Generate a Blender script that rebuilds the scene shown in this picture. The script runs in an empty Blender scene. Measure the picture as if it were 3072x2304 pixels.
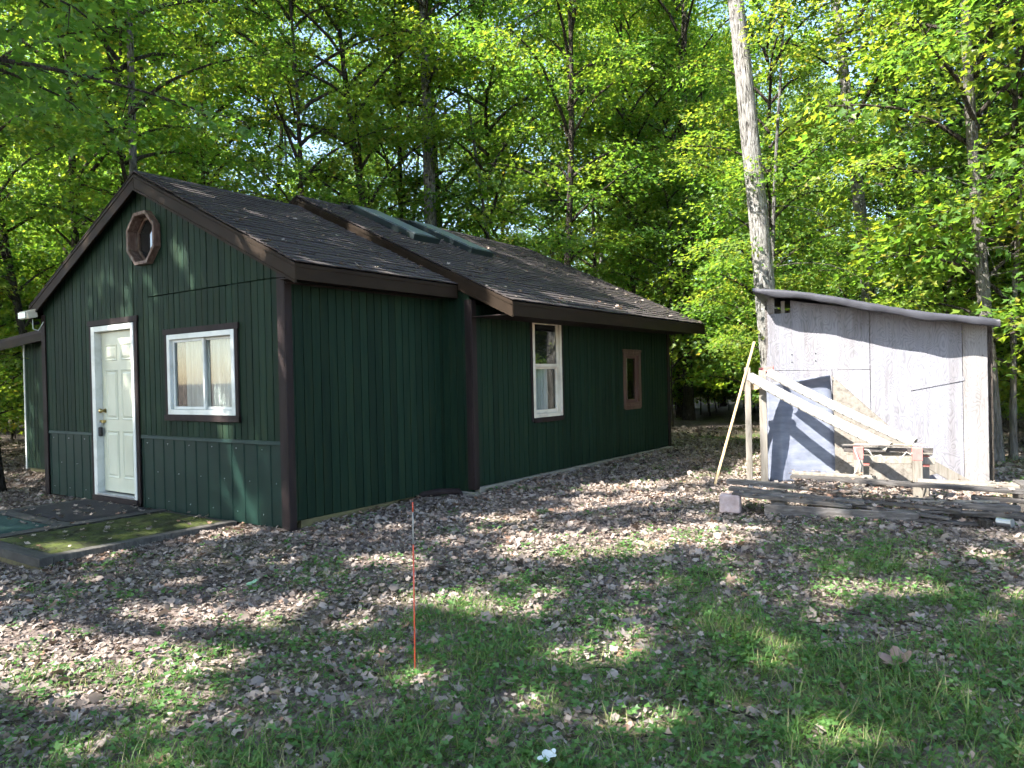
import bpy, bmesh, math, random
import numpy as np
from mathutils import Vector, Matrix, noise

random.seed(7); rng = np.random.default_rng(7)
scene = bpy.context.scene
COL = scene.collection
R = math.radians

# ------------------------------------------------------------------ camera
CAM = Vector((6.301, -4.896, 1.55))
yaw, pitch, roll = math.atan2(1570, 2220), -math.atan2(17, 2220), 0.0225
right0 = Vector((math.cos(yaw), math.sin(yaw), 0)); fwd0 = Vector((-math.sin(yaw), math.cos(yaw), 0)); up0 = Vector((0, 0, 1))
fwd = (fwd0 * math.cos(pitch) + up0 * math.sin(pitch)).normalized()
up1 = right0.cross(fwd).normalized()
camr = (right0 * math.cos(roll) - up1 * math.sin(roll)).normalized()
camu = camr.cross(fwd).normalized()
cd = bpy.data.cameras.new('camera'); cam = bpy.data.objects.new('camera', cd); COL.objects.link(cam)
cd.sensor_width = 36.0; cd.lens = 2220 / 3072 * 36; cd.clip_end = 600; cd.clip_start = 0.05
m = Matrix((camr, camu, -fwd)).transposed().to_4x4(); m.translation = CAM
cam.matrix_world = m
scene.camera = cam

# ------------------------------------------------------------------ light
SUN_EL = R(46)
S = Vector((-0.45 * math.cos(SUN_EL), -0.893 * math.cos(SUN_EL), math.sin(SUN_EL))).normalized()
world = bpy.data.worlds.new('World'); scene.world = world; world.use_nodes = True
wn = world.node_tree
bg = wn.nodes['Background']
sky = wn.nodes.new('ShaderNodeTexSky'); sky.sky_type = 'NISHITA'; sky.sun_disc = False
sky.sun_elevation = SUN_EL; sky.sun_rotation = math.atan2(S.x, S.y)
wn.links.new(sky.outputs[0], bg.inputs[0]); bg.inputs[1].default_value = 0.112
sl = bpy.data.lights.new('sun', 'SUN'); sl.energy = 5.0; sl.angle = R(0.53); sl.color = (1.0, 0.955, 0.89)
sun = bpy.data.objects.new('sun', sl); COL.objects.link(sun)
sun.rotation_euler = S.to_track_quat('Z', 'Y').to_euler()
vs = scene.view_settings
vs.view_transform = 'Standard'; vs.look = 'None'; vs.gamma = 1.0; vs.use_curve_mapping = False
vs.exposure = 2.42
cy = scene.cycles
cy.max_bounces = 5; cy.diffuse_bounces = 3; cy.glossy_bounces = 2; cy.transmission_bounces = 4; cy.transparent_max_bounces = 4
cy.use_adaptive_sampling = True; cy.adaptive_threshold = 0.03
cy.use_light_tree = False; cy.adaptive_min_samples = 12
cy.use_denoising = True
cy.sample_clamp_indirect = 6.0

# ------------------------------------------------------------------ helpers
def link(o, parent=None):
    COL.objects.link(o)
    if parent is not None: o.parent = parent
    return o
def tag(o, label, cat, group=None):
    o['label'] = label; o['category'] = cat
    if group: o['group'] = group
    return o
def empty(name, loc=(0, 0, 0), rz=0):
    o = bpy.data.objects.new(name, None); o.empty_display_size = 0.2
    o.location = loc; o.rotation_euler = (0, 0, rz); COL.objects.link(o); return o
class MB:
    def __init__(s): s.v = []; s.f = []
    def poly_prism(s, pts, ext):
        """pts: list of 3D points (planar), ext: extrusion vector"""
        b = len(s.v); n = len(pts); e = Vector(ext)
        s.v += [tuple(Vector(p)) for p in pts] + [tuple(Vector(p) + e) for p in pts]
        s.f.append(tuple(range(b + n - 1, b - 1, -1))); s.f.append(tuple(range(b + n, b + 2 * n)))
        for i in range(n):
            j = (i + 1) % n; s.f.append((b + i, b + j, b + n + j, b + n + i))
        return s
    def box(s, a, c):
        x0, y0, z0 = a; x1, y1, z1 = c
        return s.poly_prism([(x0, y0, z0), (x1, y0, z0), (x1, y1, z0), (x0, y1, z0)], (0, 0, z1 - z0))
    def beam(s, p0, p1, w, h, upv=(0, 0, 1)):
        p0 = Vector(p0); p1 = Vector(p1); d = (p1 - p0); x = d.normalized(); y = Vector(upv).cross(x).normalized(); z = x.cross(y)
        q = [p0 + y * a * w / 2 + z * b * h / 2 for a, b in ((-1, -1), (1, -1), (1, 1), (-1, 1))]
        return s.poly_prism(q[::-1], d)
    def tube(s, pts, rad, n=8, cap=True):
        b = len(s.v); pts = [Vector(p) for p in pts]
        for i, p in enumerate(pts):
            d = (pts[min(i + 1, len(pts) - 1)] - pts[max(i - 1, 0)]).normalized()
            a = d.cross(Vector((0.31, 0.17, 0.93))); 
            if a.length < .1: a = d.cross(Vector((1, 0, 0)))
            a.normalize(); c = d.cross(a); r = rad[i] if hasattr(rad, '__len__') else rad
            for k in range(n):
                t = 2 * math.pi * k / n; s.v.append(tuple(p + a * math.cos(t) * r + c * math.sin(t) * r))
        for i in range(len(pts) - 1):
            for k in range(n):
                j = (k + 1) % n; s.f.append((b + i * n + k, b + i * n + j, b + (i + 1) * n + j, b + (i + 1) * n + k))
        if cap:
            s.f.append(tuple(range(b + n - 1, b - 1, -1))); e = b + (len(pts) - 1) * n; s.f.append(tuple(range(e, e + n)))
        return s
    def mesh(s, name, mat, smooth=False, bevel=0, weld=False):
        me = bpy.data.meshes.new(name); me.from_pydata(s.v, [], s.f); me.materials.append(mat)
        if bevel or weld:
            bm = bmesh.new(); bm.from_mesh(me)
            if weld: bmesh.ops.remove_doubles(bm, verts=bm.verts, dist=1e-4)
            if bevel:
                bmesh.ops.recalc_face_normals(bm, faces=bm.faces)
                bmesh.ops.bevel(bm, geom=list(bm.edges), offset=bevel, segments=1, affect='EDGES')
            bm.to_mesh(me); bm.free()
        if smooth:
            me.polygons.foreach_set('use_smooth', [True] * len(me.polygons))
        me.update(); return me
    def build(s, name, mat, parent=None, smooth=False, bevel=0, weld=False):
        return link(bpy.data.objects.new(name, s.mesh(name, mat, smooth, bevel, weld)), parent)
def bx(name, a, c, mat, parent=None, bevel=0.003):
    return MB().box(a, c).build(name, mat, parent, bevel=bevel)

# ------------------------------------------------------------------ materials
def newmat(name):
    mt = bpy.data.materials.new(name); mt.use_nodes = True
    nt = mt.node_tree; p = nt.nodes['Principled BSDF']; return mt, nt, p
def ramp(nt, fac, stops):
    r = nt.nodes.new('ShaderNodeValToRGB'); el = r.color_ramp.elements
    while len(el) < len(stops): el.new(0.5)
    for e, (pos, c) in zip(el, stops): e.position = pos; e.color = (*c, 1)
    nt.links.new(fac, r.inputs[0]); return r.outputs[0]
def coords(nt, scale=(1, 1, 1), kind='Object'):
    tc = nt.nodes.new('ShaderNodeTexCoord'); mp = nt.nodes.new('ShaderNodeMapping'); mp.inputs['Scale'].default_value = scale
    nt.links.new(tc.outputs[kind], mp.inputs[0]); return mp.outputs[0]
def geo_pos(nt, scale):
    g = nt.nodes.new('ShaderNodeNewGeometry'); mp = nt.nodes.new('ShaderNodeMapping'); mp.inputs['Scale'].default_value = scale
    nt.links.new(g.outputs['Position'], mp.inputs[0]); return mp.outputs[0]
def nz(nt, vec, scale, detail=4, rough=.55, dist=0):
    n = nt.nodes.new('ShaderNodeTexNoise'); n.inputs['Scale'].default_value = scale; n.inputs['Detail'].default_value = detail
    n.inputs['Roughness'].default_value = rough; n.inputs['Distortion'].default_value = dist
    nt.links.new(vec, n.inputs['Vector']); return n.outputs['Fac']
def bump(nt, p, h, strength=.3, dist=.01):
    b = nt.nodes.new('ShaderNodeBump'); b.inputs['Strength'].default_value = strength; b.inputs['Distance'].default_value = dist
    nt.links.new(h, b.inputs['Height']); nt.links.new(b.outputs[0], p.inputs['Normal'])
def mixc(nt, a, b, fac, blend='MIX'):
    mx = nt.nodes.new('ShaderNodeMix'); mx.data_type = 'RGBA'; mx.blend_type = blend
    for sock, val in ((6, a), (7, b)):
        if isinstance(val, tuple): mx.inputs[sock].default_value = (*val, 1)
        else: nt.links.new(val, mx.inputs[sock])
    if isinstance(fac, (int, float)): mx.inputs[0].default_value = fac
    else: nt.links.new(fac, mx.inputs[0])
    return mx.outputs[2]
def noisy(name, stops, vscale=(1, 1, 1), scale=4, rough=.7, bs=.2, bd=.004, detail=5, rnd=0, dist=0, spec=.3, fine=None):
    """colour from stretched world-space noise, with a little per-object variation and relief"""
    mt, nt, p = newmat(name)
    v = geo_pos(nt, vscale); f = nz(nt, v, scale, detail, .6, dist)
    c = ramp(nt, f, stops)
    if rnd:
        oi = nt.nodes.new('ShaderNodeObjectInfo'); mr = nt.nodes.new('ShaderNodeMapRange')
        mr.inputs[3].default_value = 1 - rnd; mr.inputs[4].default_value = 1 + rnd
        nt.links.new(oi.outputs['Random'], mr.inputs[0])
        hs = nt.nodes.new('ShaderNodeHueSaturation'); nt.links.new(mr.outputs[0], hs.inputs['Value']); nt.links.new(c, hs.inputs['Color']); c = hs.outputs[0]
    nt.links.new(c, p.inputs['Base Color']); p.inputs['Roughness'].default_value = rough
    p.inputs['Specular IOR Level'].default_value = spec
    if fine: f = nz(nt, geo_pos(nt, fine), 1, 4)
    bump(nt, p, f, bs, bd); return mt
def plain(name, c, rough=.6, metal=0, spec=.4):
    mt, nt, p = newmat(name); v = geo_pos(nt, (1, 1, 1)); f = nz(nt, v, 9, 5)
    d = tuple(x * .8 for x in c); e = tuple(min(1, x * 1.15) for x in c)
    nt.links.new(ramp(nt, f, [(.3, d), (.7, e)]), p.inputs['Base Color']); p.inputs['Roughness'].default_value = rough
    p.inputs['Metallic'].default_value = metal; p.inputs['Specular IOR Level'].default_value = spec; return mt

M = {}
M['green'] = noisy('green_stained_siding', [(.25, (.0048, .014, .0086)), (.5, (.0085, .0226, .0125)), (.75, (.0152, .0262, .0118)), (.9, (.023, .0245, .012))], (9, 9, .9), 1.6, .7, .35, .004, rnd=.22, spec=.12, fine=(90, 90, 5))
M['groove'] = plain('dark_siding_groove', (.006, .014, .011), .9)
M['tin'] = noisy('green_painted_steel', [(.3, (.004, .017, .0125)), (.7, (.0065, .0235, .017))], (2, 2, 2), 2, .55, .05, .002, spec=.15)
M['trim'] = noisy('dark_brown_trim', [(.25, (.013, .009, .0085)), (.6, (.024, .0165, .0155)), (.85, (.036, .026, .0255))], (8, 8, 1), 1.5, .65, .2, .003, fine=(70, 70, 6), spec=.12)
M['fascia'] = noisy('brown_metal_fascia', [(.3, (.014, .009, .0052)), (.7, (.024, .0155, .0095))], (3, 1, 3), 1.5, .65, .1, .002, spec=.1)
M['white'] = noisy('white_vinyl', [(.2, (.42, .43, .38)), (.5, (.6, .61, .57))], (1, 1, 1), 5, .45, .03, .001)
M['tan'] = noisy('tan_vinyl_window', [(.2, (.42, .36, .28)), (.6, (.66, .6, .48))], (1, 1, 1), 5, .45, .03, .001)
M['door'] = noisy('cream_painted_door', [(.2, (.42, .42, .32)), (.6, (.54, .545, .43))], (1, 1, .5), 2, .42, .05, .002)
M['cedar'] = noisy('weathered_cedar', [(.25, (.05, .027, .02)), (.5, (.115, .07, .052)), (.8, (.22, .19, .165))], (6, 6, 2), 4, .7, .4, .004)
M['shingle'] = noisy('asphalt_shingle', [(.25, (.022, .0175, .0165)), (.55, (.041, .033, .031)), (.8, (.062, .051, .048))], (1, 1, 1), 26, .92, .6, .004, rnd=.16, detail=8)
M['roofdeck'] = plain('dark_roof_felt', (.02, .018, .018), .95)
M['skyframe'] = plain('dark_skylight_frame', (.006, .014, .0145), .5)
M['steel'] = plain('galvanised_steel', (.4, .42, .45), .35, .9)
M['brass'] = plain('brass', (.55, .42, .18), .3, 1)
M['black'] = plain('black_plastic', (.012, .012, .014), .4)
M['concrete'] = noisy('concrete', [(.25, (.12, .11, .085)), (.6, (.22, .2, .16)), (.85, (.32, .3, .26))], (1, 1, 1), 6, .9, .5, .01)
M['beam'] = noisy('mossy_treated_beam', [(.25, (.06, .05, .025)), (.55, (.12, .1, .045)), (.8, (.1, .13, .04))], (3, 1, 3), 5, .85, .4, .006)
M['greywood'] = noisy('weathered_grey_lumber', [(.2, (.025, .021, .019)), (.5, (.08, .071, .064)), (.8, (.18, .166, .155))], (1.2, 9, 9), 3.5, .85, .5, .005, rnd=.3, dist=.8)
M['palewood'] = noisy('sun_bleached_lumber', [(.2, (.09, .075, .056)), (.5, (.19, .17, .14)), (.8, (.27, .25, .22))], (8, 8, 1.2), 3, .8, .4, .004, rnd=.12, dist=.6)
M['newwood'] = noisy('raw_pine_lath', [(.25, (.36, .25, .13)), (.6, (.52, .39, .22)), (.85, (.6, .48, .32))], (8, 8, 1.2), 3, .75, .3, .003, dist=.5)
M['deckwood'] = noisy('grey_deck_wood', [(.2, (.022, .02, .017)), (.5, (.05, .046, .04)), (.85, (.1, .095, .08))], (2, 9, 4), 3, .85, .45, .005, rnd=.15, dist=.6)
M['mat_black'] = noisy('black_rubber_mat', [(.3, (.012, .011, .012)), (.7, (.03, .026, .025))], (1, 1, 1), 30, .9, .6, .006)
M['mat_green'] = noisy('green_outdoor_carpet', [(.3, (.01, .035, .03)), (.7, (.025, .07, .055))], (1, 1, 1), 40, .95, .6, .006)
M['moss'] = noisy('moss', [(.3, (.016, .014, .006)), (.45, (.03, .036, .007)), (.6, (.05, .064, .008)), (.8, (.085, .1, .01))], (1, 1, 1), 7, .95, .9, .02, detail=8)
M['membrane'] = noisy('grey_roof_membrane', [(.25, (.025, .025, .03)), (.6, (.05, .05, .058)), (.85, (.09, .09, .1))], (1, 1, 1), 4, .5, .3, .01)
M['blue'] = noisy('blue_grey_plastic_sheet', [(.25, (.09, .1, .128)), (.55, (.135, .147, .185)), (.85, (.19, .2, .235))], (1, 1, 3), 5, .4, .15, .006)
M['speck'] = noisy('dirty_pale_panel', [(.3, (.07, .056, .043)), (.46, (.13, .115, .095)), (.75, (.19, .175, .15))], (1, 1, 1), 22, .7, .3, .004, detail=8)
M['gutter'] = noisy('white_painted_gutter', [(.25, (.15, .135, .115)), (.45, (.24, .228, .205)), (.7, (.285, .275, .255))], (1, 1, 1), 7, .4, .05, .002)
M['redpaint'] = noisy('faded_red_paint', [(.25, (.3, .09, .08)), (.7, (.45, .17, .15))], (4, 4, 2), 6, .7, .2, .003)
M['pinkstone'] = noisy('pinkish_concrete_block', [(.25, (.3, .22, .2)), (.7, (.48, .38, .36))], (1, 1, 1), 14, .9, .6, .01)
M['orange'] = plain('orange_fibreglass', (.55, .085, .04), .45)
M['paper'] = plain('pale_scrap', (.55, .6, .6), .6)
M['cord'] = plain('grey_cord', (.45, .42, .38), .8)

def mk_plywood(name, lav):
    mt, nt, p = newmat(name); v = geo_pos(nt, (3.0, 3.0, 1.15))
    w = nt.nodes.new('ShaderNodeTexNoise'); w.inputs['Scale'].default_value = 2.1; w.inputs['Detail'].default_value = 1.2; w.inputs['Distortion'].default_value = .35
    nt.links.new(v, w.inputs['Vector'])
    mul = nt.nodes.new('ShaderNodeMath'); mul.operation = 'MULTIPLY'; mul.inputs[1].default_value = 130; nt.links.new(w.outputs['Fac'], mul.inputs[0])
    sn = nt.nodes.new('ShaderNodeMath'); sn.operation = 'SINE'; nt.links.new(mul.outputs[0], sn.inputs[0])
    mr = nt.nodes.new('ShaderNodeMapRange'); mr.inputs[1].default_value = -1; nt.links.new(sn.outputs[0], mr.inputs[0])
    fine = nz(nt, geo_pos(nt, (60, 60, 3)), 1, 4)
    col = ramp(nt, mr.outputs[0], [(0, tuple(c * .8 for c in lav)), (.3, lav), (1, tuple(min(1, c * 1.08) for c in lav))])
    big = ramp(nt, nz(nt, geo_pos(nt, (1, 1, .5)), 1.3, 3), [(.35, (.86, .86, .9)), (.65, (1.06, 1.04, 1.04))])
    col = mixc(nt, col, big, .7, 'MULTIPLY')
    st = ramp(nt, fine, [(.3, (.72, .71, .72)), (.6, (1, 1, 1))])
    col = mixc(nt, col, st, .55, 'MULTIPLY')
    wear = ramp(nt, nz(nt, geo_pos(nt, (5, 5, .55)), 1.4, 6, .6), [(.36, (.5, .43, .36)), (.54, (1, 1, 1))]); col = mixc(nt, col, wear, .45, 'MULTIPLY')
    nt.links.new(col, p.inputs['Base Color']); p.inputs['Roughness'].default_value = .85
    bump(nt, p, mr.outputs[0], .35, .004); return mt
M['ply'] = mk_plywood('weathered_plywood', (.205, .204, .22))
M['ply2'] = mk_plywood('tan_weathered_plywood', (.215, .205, .195))

def mk_glass():
    mt, nt, p = newmat('window_glass')
    p.inputs['Base Color'].default_value = (.9, .95, .93, 1); p.inputs['Roughness'].default_value = .02
    p.inputs['Transmission Weight'].default_value = 1.0; p.inputs['IOR'].default_value = 1.45; p.inputs['Specular IOR Level'].default_value = .6
    return mt
M['glass'] = mk_glass()
def mk_pane(): # dark interior behind a reflective pane
    mt, nt, p = newmat('dark_reflective_glass'); p.inputs['Base Color'].default_value = (.012, .014, .014, 1)
    p.inputs['Roughness'].default_value = .04; p.inputs['Specular IOR Level'].default_value = .8; p.inputs['Coat Weight'].default_value = .6; p.inputs['Coat Roughness'].default_value = .03
    return mt
M['pane'] = mk_pane()
M['skyglass'] = plain('cloudy_skylight_glass', (.11, .14, .15), .3)
M['curtain'] = noisy('pale_lace_curtain', [(.3, (.38, .4, .37)), (.6, (.56, .58, .55))], (14, 14, .4), 1.5, .9, .2, .01)

def mk_bark(name, stops, s=1.0):
    mt, nt, p = newmat(name); v = coords(nt, (16 * s, 16 * s, 2.6 * s)); f = nz(nt, v, 2.4, 6, .62, .25)
    f2 = nz(nt, coords(nt, (1, 1, .6)), .9, 3)
    c = ramp(nt, f, stops); c = mixc(nt, c, ramp(nt, f2, [(.35, (.7, .73, .68)), (.65, (1.12, 1.08, 1.05))]), .8, 'MULTIPLY')
    nt.links.new(c, p.inputs['Base Color']); p.inputs['Roughness'].default_value = .95; p.inputs['Specular IOR Level'].default_value = .15
    bump(nt, p, f, 1.0, .09); return mt
M['bark'] = mk_bark('grey_maple_bark', [(.36, (.02, .018, .016)), (.46, (.13, .125, .118)), (.66, (.235, .23, .225))])
M['bark_pale'] = mk_bark('pale_grey_maple_bark', [(.36, (.04, .036, .032)), (.46, (.21, .2, .188)), (.64, (.36, .352, .34))])
M['bark_dark'] = mk_bark('dark_bark', [(.3, (.018, .014, .011)), (.5, (.06, .05, .042)), (.75, (.125, .11, .095))])
M['birch'] = mk_bark('pale_ringed_bark', [(.3, (.05, .045, .04)), (.5, (.13, .12, .11)), (.75, (.24, .22, .2))], .7)

def mk_leaf(name, stops, tstops, trans=.45, rough=.45):
    mt, nt, p = newmat(name)
    at = nt.nodes.new('ShaderNodeAttribute'); at.attribute_name = 'tint'
    oi = nt.nodes.new('ShaderNodeObjectInfo')
    ad = nt.nodes.new('ShaderNodeMath'); ad.operation = 'MULTIPLY_ADD'; ad.inputs[1].default_value = .18; nt.links.new(oi.outputs['Random'], ad.inputs[0]); nt.links.new(at.outputs['Fac'], ad.inputs[2])
    c = ramp(nt, ad.outputs[0], stops); c2 = ramp(nt, ad.outputs[0], tstops)
    nt.links.new(c, p.inputs['Base Color']); p.inputs['Roughness'].default_value = rough; p.inputs['Specular IOR Level'].default_value = .3
    tr = nt.nodes.new('ShaderNodeBsdfTranslucent'); nt.links.new(c2, tr.inputs[0])
    mx = nt.nodes.new('ShaderNodeMixShader'); mx.inputs[0].default_value = trans
    nt.links.new(p.outputs[0], mx.inputs[1]); nt.links.new(tr.outputs[0], mx.inputs[2])
    nt.links.new(mx.outputs[0], nt.nodes['Material Output'].inputs[0]); return mt
M['leaf'] = mk_leaf('maple_leaf', [(0, (.036, .085, .022)), (.4, (.064, .126, .024)), (.75, (.115, .162, .024)), (1, (.19, .17, .03))],
                    [(0, (.13, .33, .035)), (.45, (.26, .46, .04)), (.8, (.46, .56, .04)), (1, (.6, .5, .06))])
M['grass'] = mk_leaf('grass_blade', [(0, (.04, .09, .018)), (.5, (.07, .15, .028)), (.8, (.125, .18, .045)), (.93, (.24, .22, .1)), (1, (.32, .27, .15))],
                     [(0, (.08, .2, .02)), (.6, (.16, .32, .03)), (1, (.3, .32, .08))], .3, .5)
M['weed'] = mk_leaf('ground_leaf', [(0, (.03, .085, .02)), (.6, (.06, .135, .03)), (1, (.1, .19, .06))], [(0, (.08, .22, .02)), (1, (.18, .36, .04))], .3, .45)
M['litter'] = mk_leaf('dead_leaf', [(0, (.036, .027, .021)), (.3, (.13, .102, .084)), (.6, (.24, .196, .164)), (.85, (.33, .276, .232)), (1, (.26, .15, .1))],
                      [(0, (.1, .06, .04)), (1, (.3, .2, .13))], .12, .6)

# ------------------------------------------------------------------ ground
def gz(x, y):
    b = .035 * y
    if b > .105: b = .105
    if b < -.2: b = -.2
    return b
def gzn(x, y):
    return np.clip(.035 * y, -.2, .105) + .012 * np.sin(1.7 * x + .6 * y) * np.cos(1.3 * y - .4 * x) + .008 * np.sin(4.1 * x - 2.2 * y + 1)
def axis(lo, hi, near0, near1, step):
    a = list(np.arange(near0, near1 + 1e-6, step)); d = step
    while a[-1] < hi: d *= 1.35; a.append(a[-1] + d)
    d = step; b = []
    v = near0
    while v > lo: d *= 1.35; v -= d; b.append(v)
    return np.array(b[::-1] + a)
def make_ground():
    xs = axis(-140, 140, -9, 11, .22); ys = axis(-90, 170, -7, 13, .22)
    X, Y = np.meshgrid(xs, ys, indexing='ij'); Z = gzn(X, Y)
    far = np.clip((np.hypot(X - 2, Y - 2) - 40) / 100, 0, 1); Z = Z + far * 2.0
    n, k = X.shape; v = np.stack([X, Y, Z], -1).reshape(-1, 3)
    i, j = np.meshgrid(np.arange(n - 1), np.arange(k - 1), indexing='ij'); a = (i * k + j).ravel()
    f = np.stack([a, a + k, a + k + 1, a + 1], 1)
    me = bpy.data.meshes.new('ground'); me.from_pydata(v.tolist(), [], f.tolist())
    mt, nt, p = newmat('forest_floor')
    gp = geo_pos(nt, (1, 1, 1))
    big = nz(nt, gp, .55, 4); fine = nz(nt, gp, 16, 8, .7)
    c = ramp(nt, fine, [(.25, (.035, .026, .021)), (.45, (.12, .092, .08)), (.6, (.2, .16, .14)), (.8, (.28, .22, .2))])
    g = ramp(nt, fine, [(.3, (.03, .04, .012)), (.7, (.1, .11, .04))])
    msk = ramp(nt, big, [(.48, (0, 0, 0)), (.62, (.5, .5, .5))])
    nt.links.new(mixc(nt, c, g, msk), p.inputs['Base Color']); p.inputs['Roughness'].default_value = .95; p.inputs['Specular IOR Level'].default_value = .1
    bump(nt, p, fine, .8, .03)
    me.materials.append(mt); me.polygons.foreach_set('use_smooth', [True] * len(me.polygons))
    o = link(bpy.data.objects.new('ground', me)); o['kind'] = 'structure'
make_ground()

# ------------------------------------------------------------------ cabin
cabin = empty('cabin')
tag(cabin, 'dark green cabin with brown trim, shingled gable roofs and a cream front door', 'cabin')
PITCH = .115
def wall(name, org, ex, nrm, L, zb, top, opens=(), tops_at=(), pitch=PITCH, seam=None, parent=cabin, t=.014, phase=0):
    """vertical board siding: a backing sheet plus one mesh per board"""
    org = Vector(org); ex = Vector(ex); nrm = Vector(nrm)
    P = lambda s, z, d=0: org + ex * s + Vector((0, 0, z)) + nrm * d
    back = MB(); pieces = []
    edges = [0.0]; s = pitch * (1 - phase)
    while s < L - .02: edges.append(s); s += pitch
    edges.append(L)
    for a, b in zip(edges[:-1], edges[1:]):
        br = sorted({a, b} | {e for o in opens for e in o[:2] if a + .004 < e < b - .004})
        for c, d in zip(br[:-1], br[1:]):
            mid = (c + d) / 2; iv = [(zb, None)]
            for o in opens:
                if o[0] < mid < o[1]:
                    new = []
                    for lo, hi in iv:
                        if hi is None or hi > o[2]:
                            if o[2] > lo + .01: new.append((lo, o[2]))
                            new.append((max(lo, o[3]), hi))
                        else: new.append((lo, hi))
                    iv = new
            if seam and seam[0] < mid < seam[1]:
                new = []
                for lo, hi in iv:
                    if lo < seam[2] and (hi is None or hi > seam[2]) and min(top(c), top(d)) > seam[2] + .05: new += [(lo, seam[2] - .005), (seam[2] + .005, hi)]
                    else: new.append((lo, hi))
                iv = new
            for lo, hi in iv:
                gl = .004 if c == a else 0; gr = .004 if d == b else 0
                tp = [x for x in tops_at if c + .003 < x < d - .003]
                if hi is None:
                    ring = [(c, lo), (d, lo), (d, top(d))] + [(x, top(x)) for x in tp] + [(c, top(c))]
                    if min(top(c), top(d)) < lo + .02: continue
                else: ring = [(c, lo), (d, lo), (d, hi), (c, hi)]
                b0 = len(back.v); back.v += [tuple(P(*q, -.001)) for q in ring]; back.f.append(tuple(range(b0, b0 + len(ring))))
                pieces.append([(q[0] + (gl if q[0] == c else (-gr if q[0] == d else 0)), q[1]) for q in ring])
    w = back.build(name, M['groove'], parent, weld=True)
    for ring in pieces:
        MB().poly_prism([P(*q) for q in ring], nrm * (t + random.uniform(-.0025, .003))).build('siding_board', M['green'], w, bevel=.0025)
    return w

# front block: x -5.5..0, y 0..2.47 ; rear block: x -5.68..0.48, y 2.47..8.6
SL = .475
RX1, RZ1 = -2.69, 4.18     # ridge of front roof (top of shingles)
RX2, RZ2 = -2.78, 4.37
SL2 = .477
r1 = lambda x: RZ1 - SL * abs(x - RX1)
r2 = lambda x: RZ2 - SL2 * abs(x - RX2)
door_o = (5.5 - 4.03, 5.5 - 2.95, .05, 2.36)     # s = x + 5.5
win_o = (5.5 - 2.20, 5.5 - .84, 1.20, 2.17)
oct_o = (5.5 - 2.90, 5.5 - 2.34, 3.09, 3.65)
wf = wall('front_wall', (-5.5, 0, 0), (1, 0, 0), (0, -1, 0), 5.5, .93, lambda s: r1(s - 5.5) - .1, [door_o, win_o, oct_o], [RX1 + 5.5], seam=(2.82, 5.4, 2.652))
wr = wall('side_wall', (0, 0, 0), (0, 1, 0), (1, 0, 0), 2.47, .115, lambda s: 2.62, phase=.2)
wall('rear_block_front_wall', (0, 2.47, 0), (1, 0, 0), (0, -1, 0), .48, .12, lambda s: r2(s) - .1)
wall('rear_block_side_wall', (.48, 2.47, 0), (0, 1, 0), (1, 0, 0), 6.13, .175, lambda s: 2.5, [(3.81 - 2.47, 4.61 - 2.47, .97, 2.43), (6.68 - 2.47, 7.29 - 2.47, 1.02, 1.97)], phase=.4)
# plain hidden walls so that the house is closed
bw = M['green']
bx('left_wall', (-5.5, .01, .1), (-5.44, 2.46, 2.75), bw, cabin)
bx('rear_block_left_wall', (-5.68, 2.5, .1), (-5.62, 8.55, 2.8), bw, cabin)
MB().poly_prism([(-5.68, 8.56, .1), (.47, 8.56, .1), (.47, 8.56, r2(.47) - .1), (RX2, 8.56, RZ2 - .1), (-5.68, 8.56, r2(-5.68) - .1)], (0, .05, 0)).build('rear_wall', bw, cabin)
MB().poly_prism([(-5.68, 2.5, .1), (-.02, 2.5, .1), (-.02, 2.5, r2(-.02) - .1), (RX2, 2.5, RZ2 - .1), (-5.68, 2.5, r2(-5.68) - .1)], (0, .04, 0)).build('partition_wall', bw, cabin)
bx('floor', (-5.43, .05, .09), (-.03, 2.45, .14), M['beam'], cabin)
bx('rear_block_floor', (-5.6, 2.56, .12), (.4, 8.5, .17), M['concrete'], cabin)

# steel skirting on the front wall, with ribs
def skirt(x0, x1, zb, lab=None):
    mb = MB(); prof = []
    x = x0
    while x < x1 - .01:
        for dx, d in ((0, .0), (.012, .009), (.03, .009), (.042, .0)):
            if x + dx < x1: prof.append((x + dx, -.003 - d))
        x += .23
    prof.append((x1, -.003))
    for a, b in zip(prof[:-1], prof[1:]):
        k = len(mb.v); mb.v += [(a[0], a[1], zb), (b[0], b[1], zb), (b[0], b[1], .905), (a[0], a[1], .905)]; mb.f.append((k, k + 1, k + 2, k + 3))
    o = mb.build('skirting_panel', M['tin'], cabin, weld=True)
    MB().poly_prism([(x0, -.03, .905), (x0, -.002, .905), (x0, -.002, .95), (x0, -.022, .945)], (x1 - x0, 0, 0)).build('skirting_cap', M['tin'], cabin, bevel=.002)
    scr = MB(); k = 0
    for xx in np.arange(x0 + .12, x1 - .05, .23):
        for zz in (.12 + zb, .5, .85):
            k += 1
            if k % 2: MB().tube([(xx, -.001, zz), (xx, -.009, zz)], .006, 6).build('screw', M['steel'], o)
bx('front_wall_base', (-5.49, 0.001, .04), (-4.06, .03, .93), M['groove'], cabin); bx('front_wall_base', (-2.93, 0.001, .04), (-.01, .03, .93), M['groove'], cabin)
skirt(-5.40, -4.11, .03); skirt(-2.86, -.10, .035)
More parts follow.
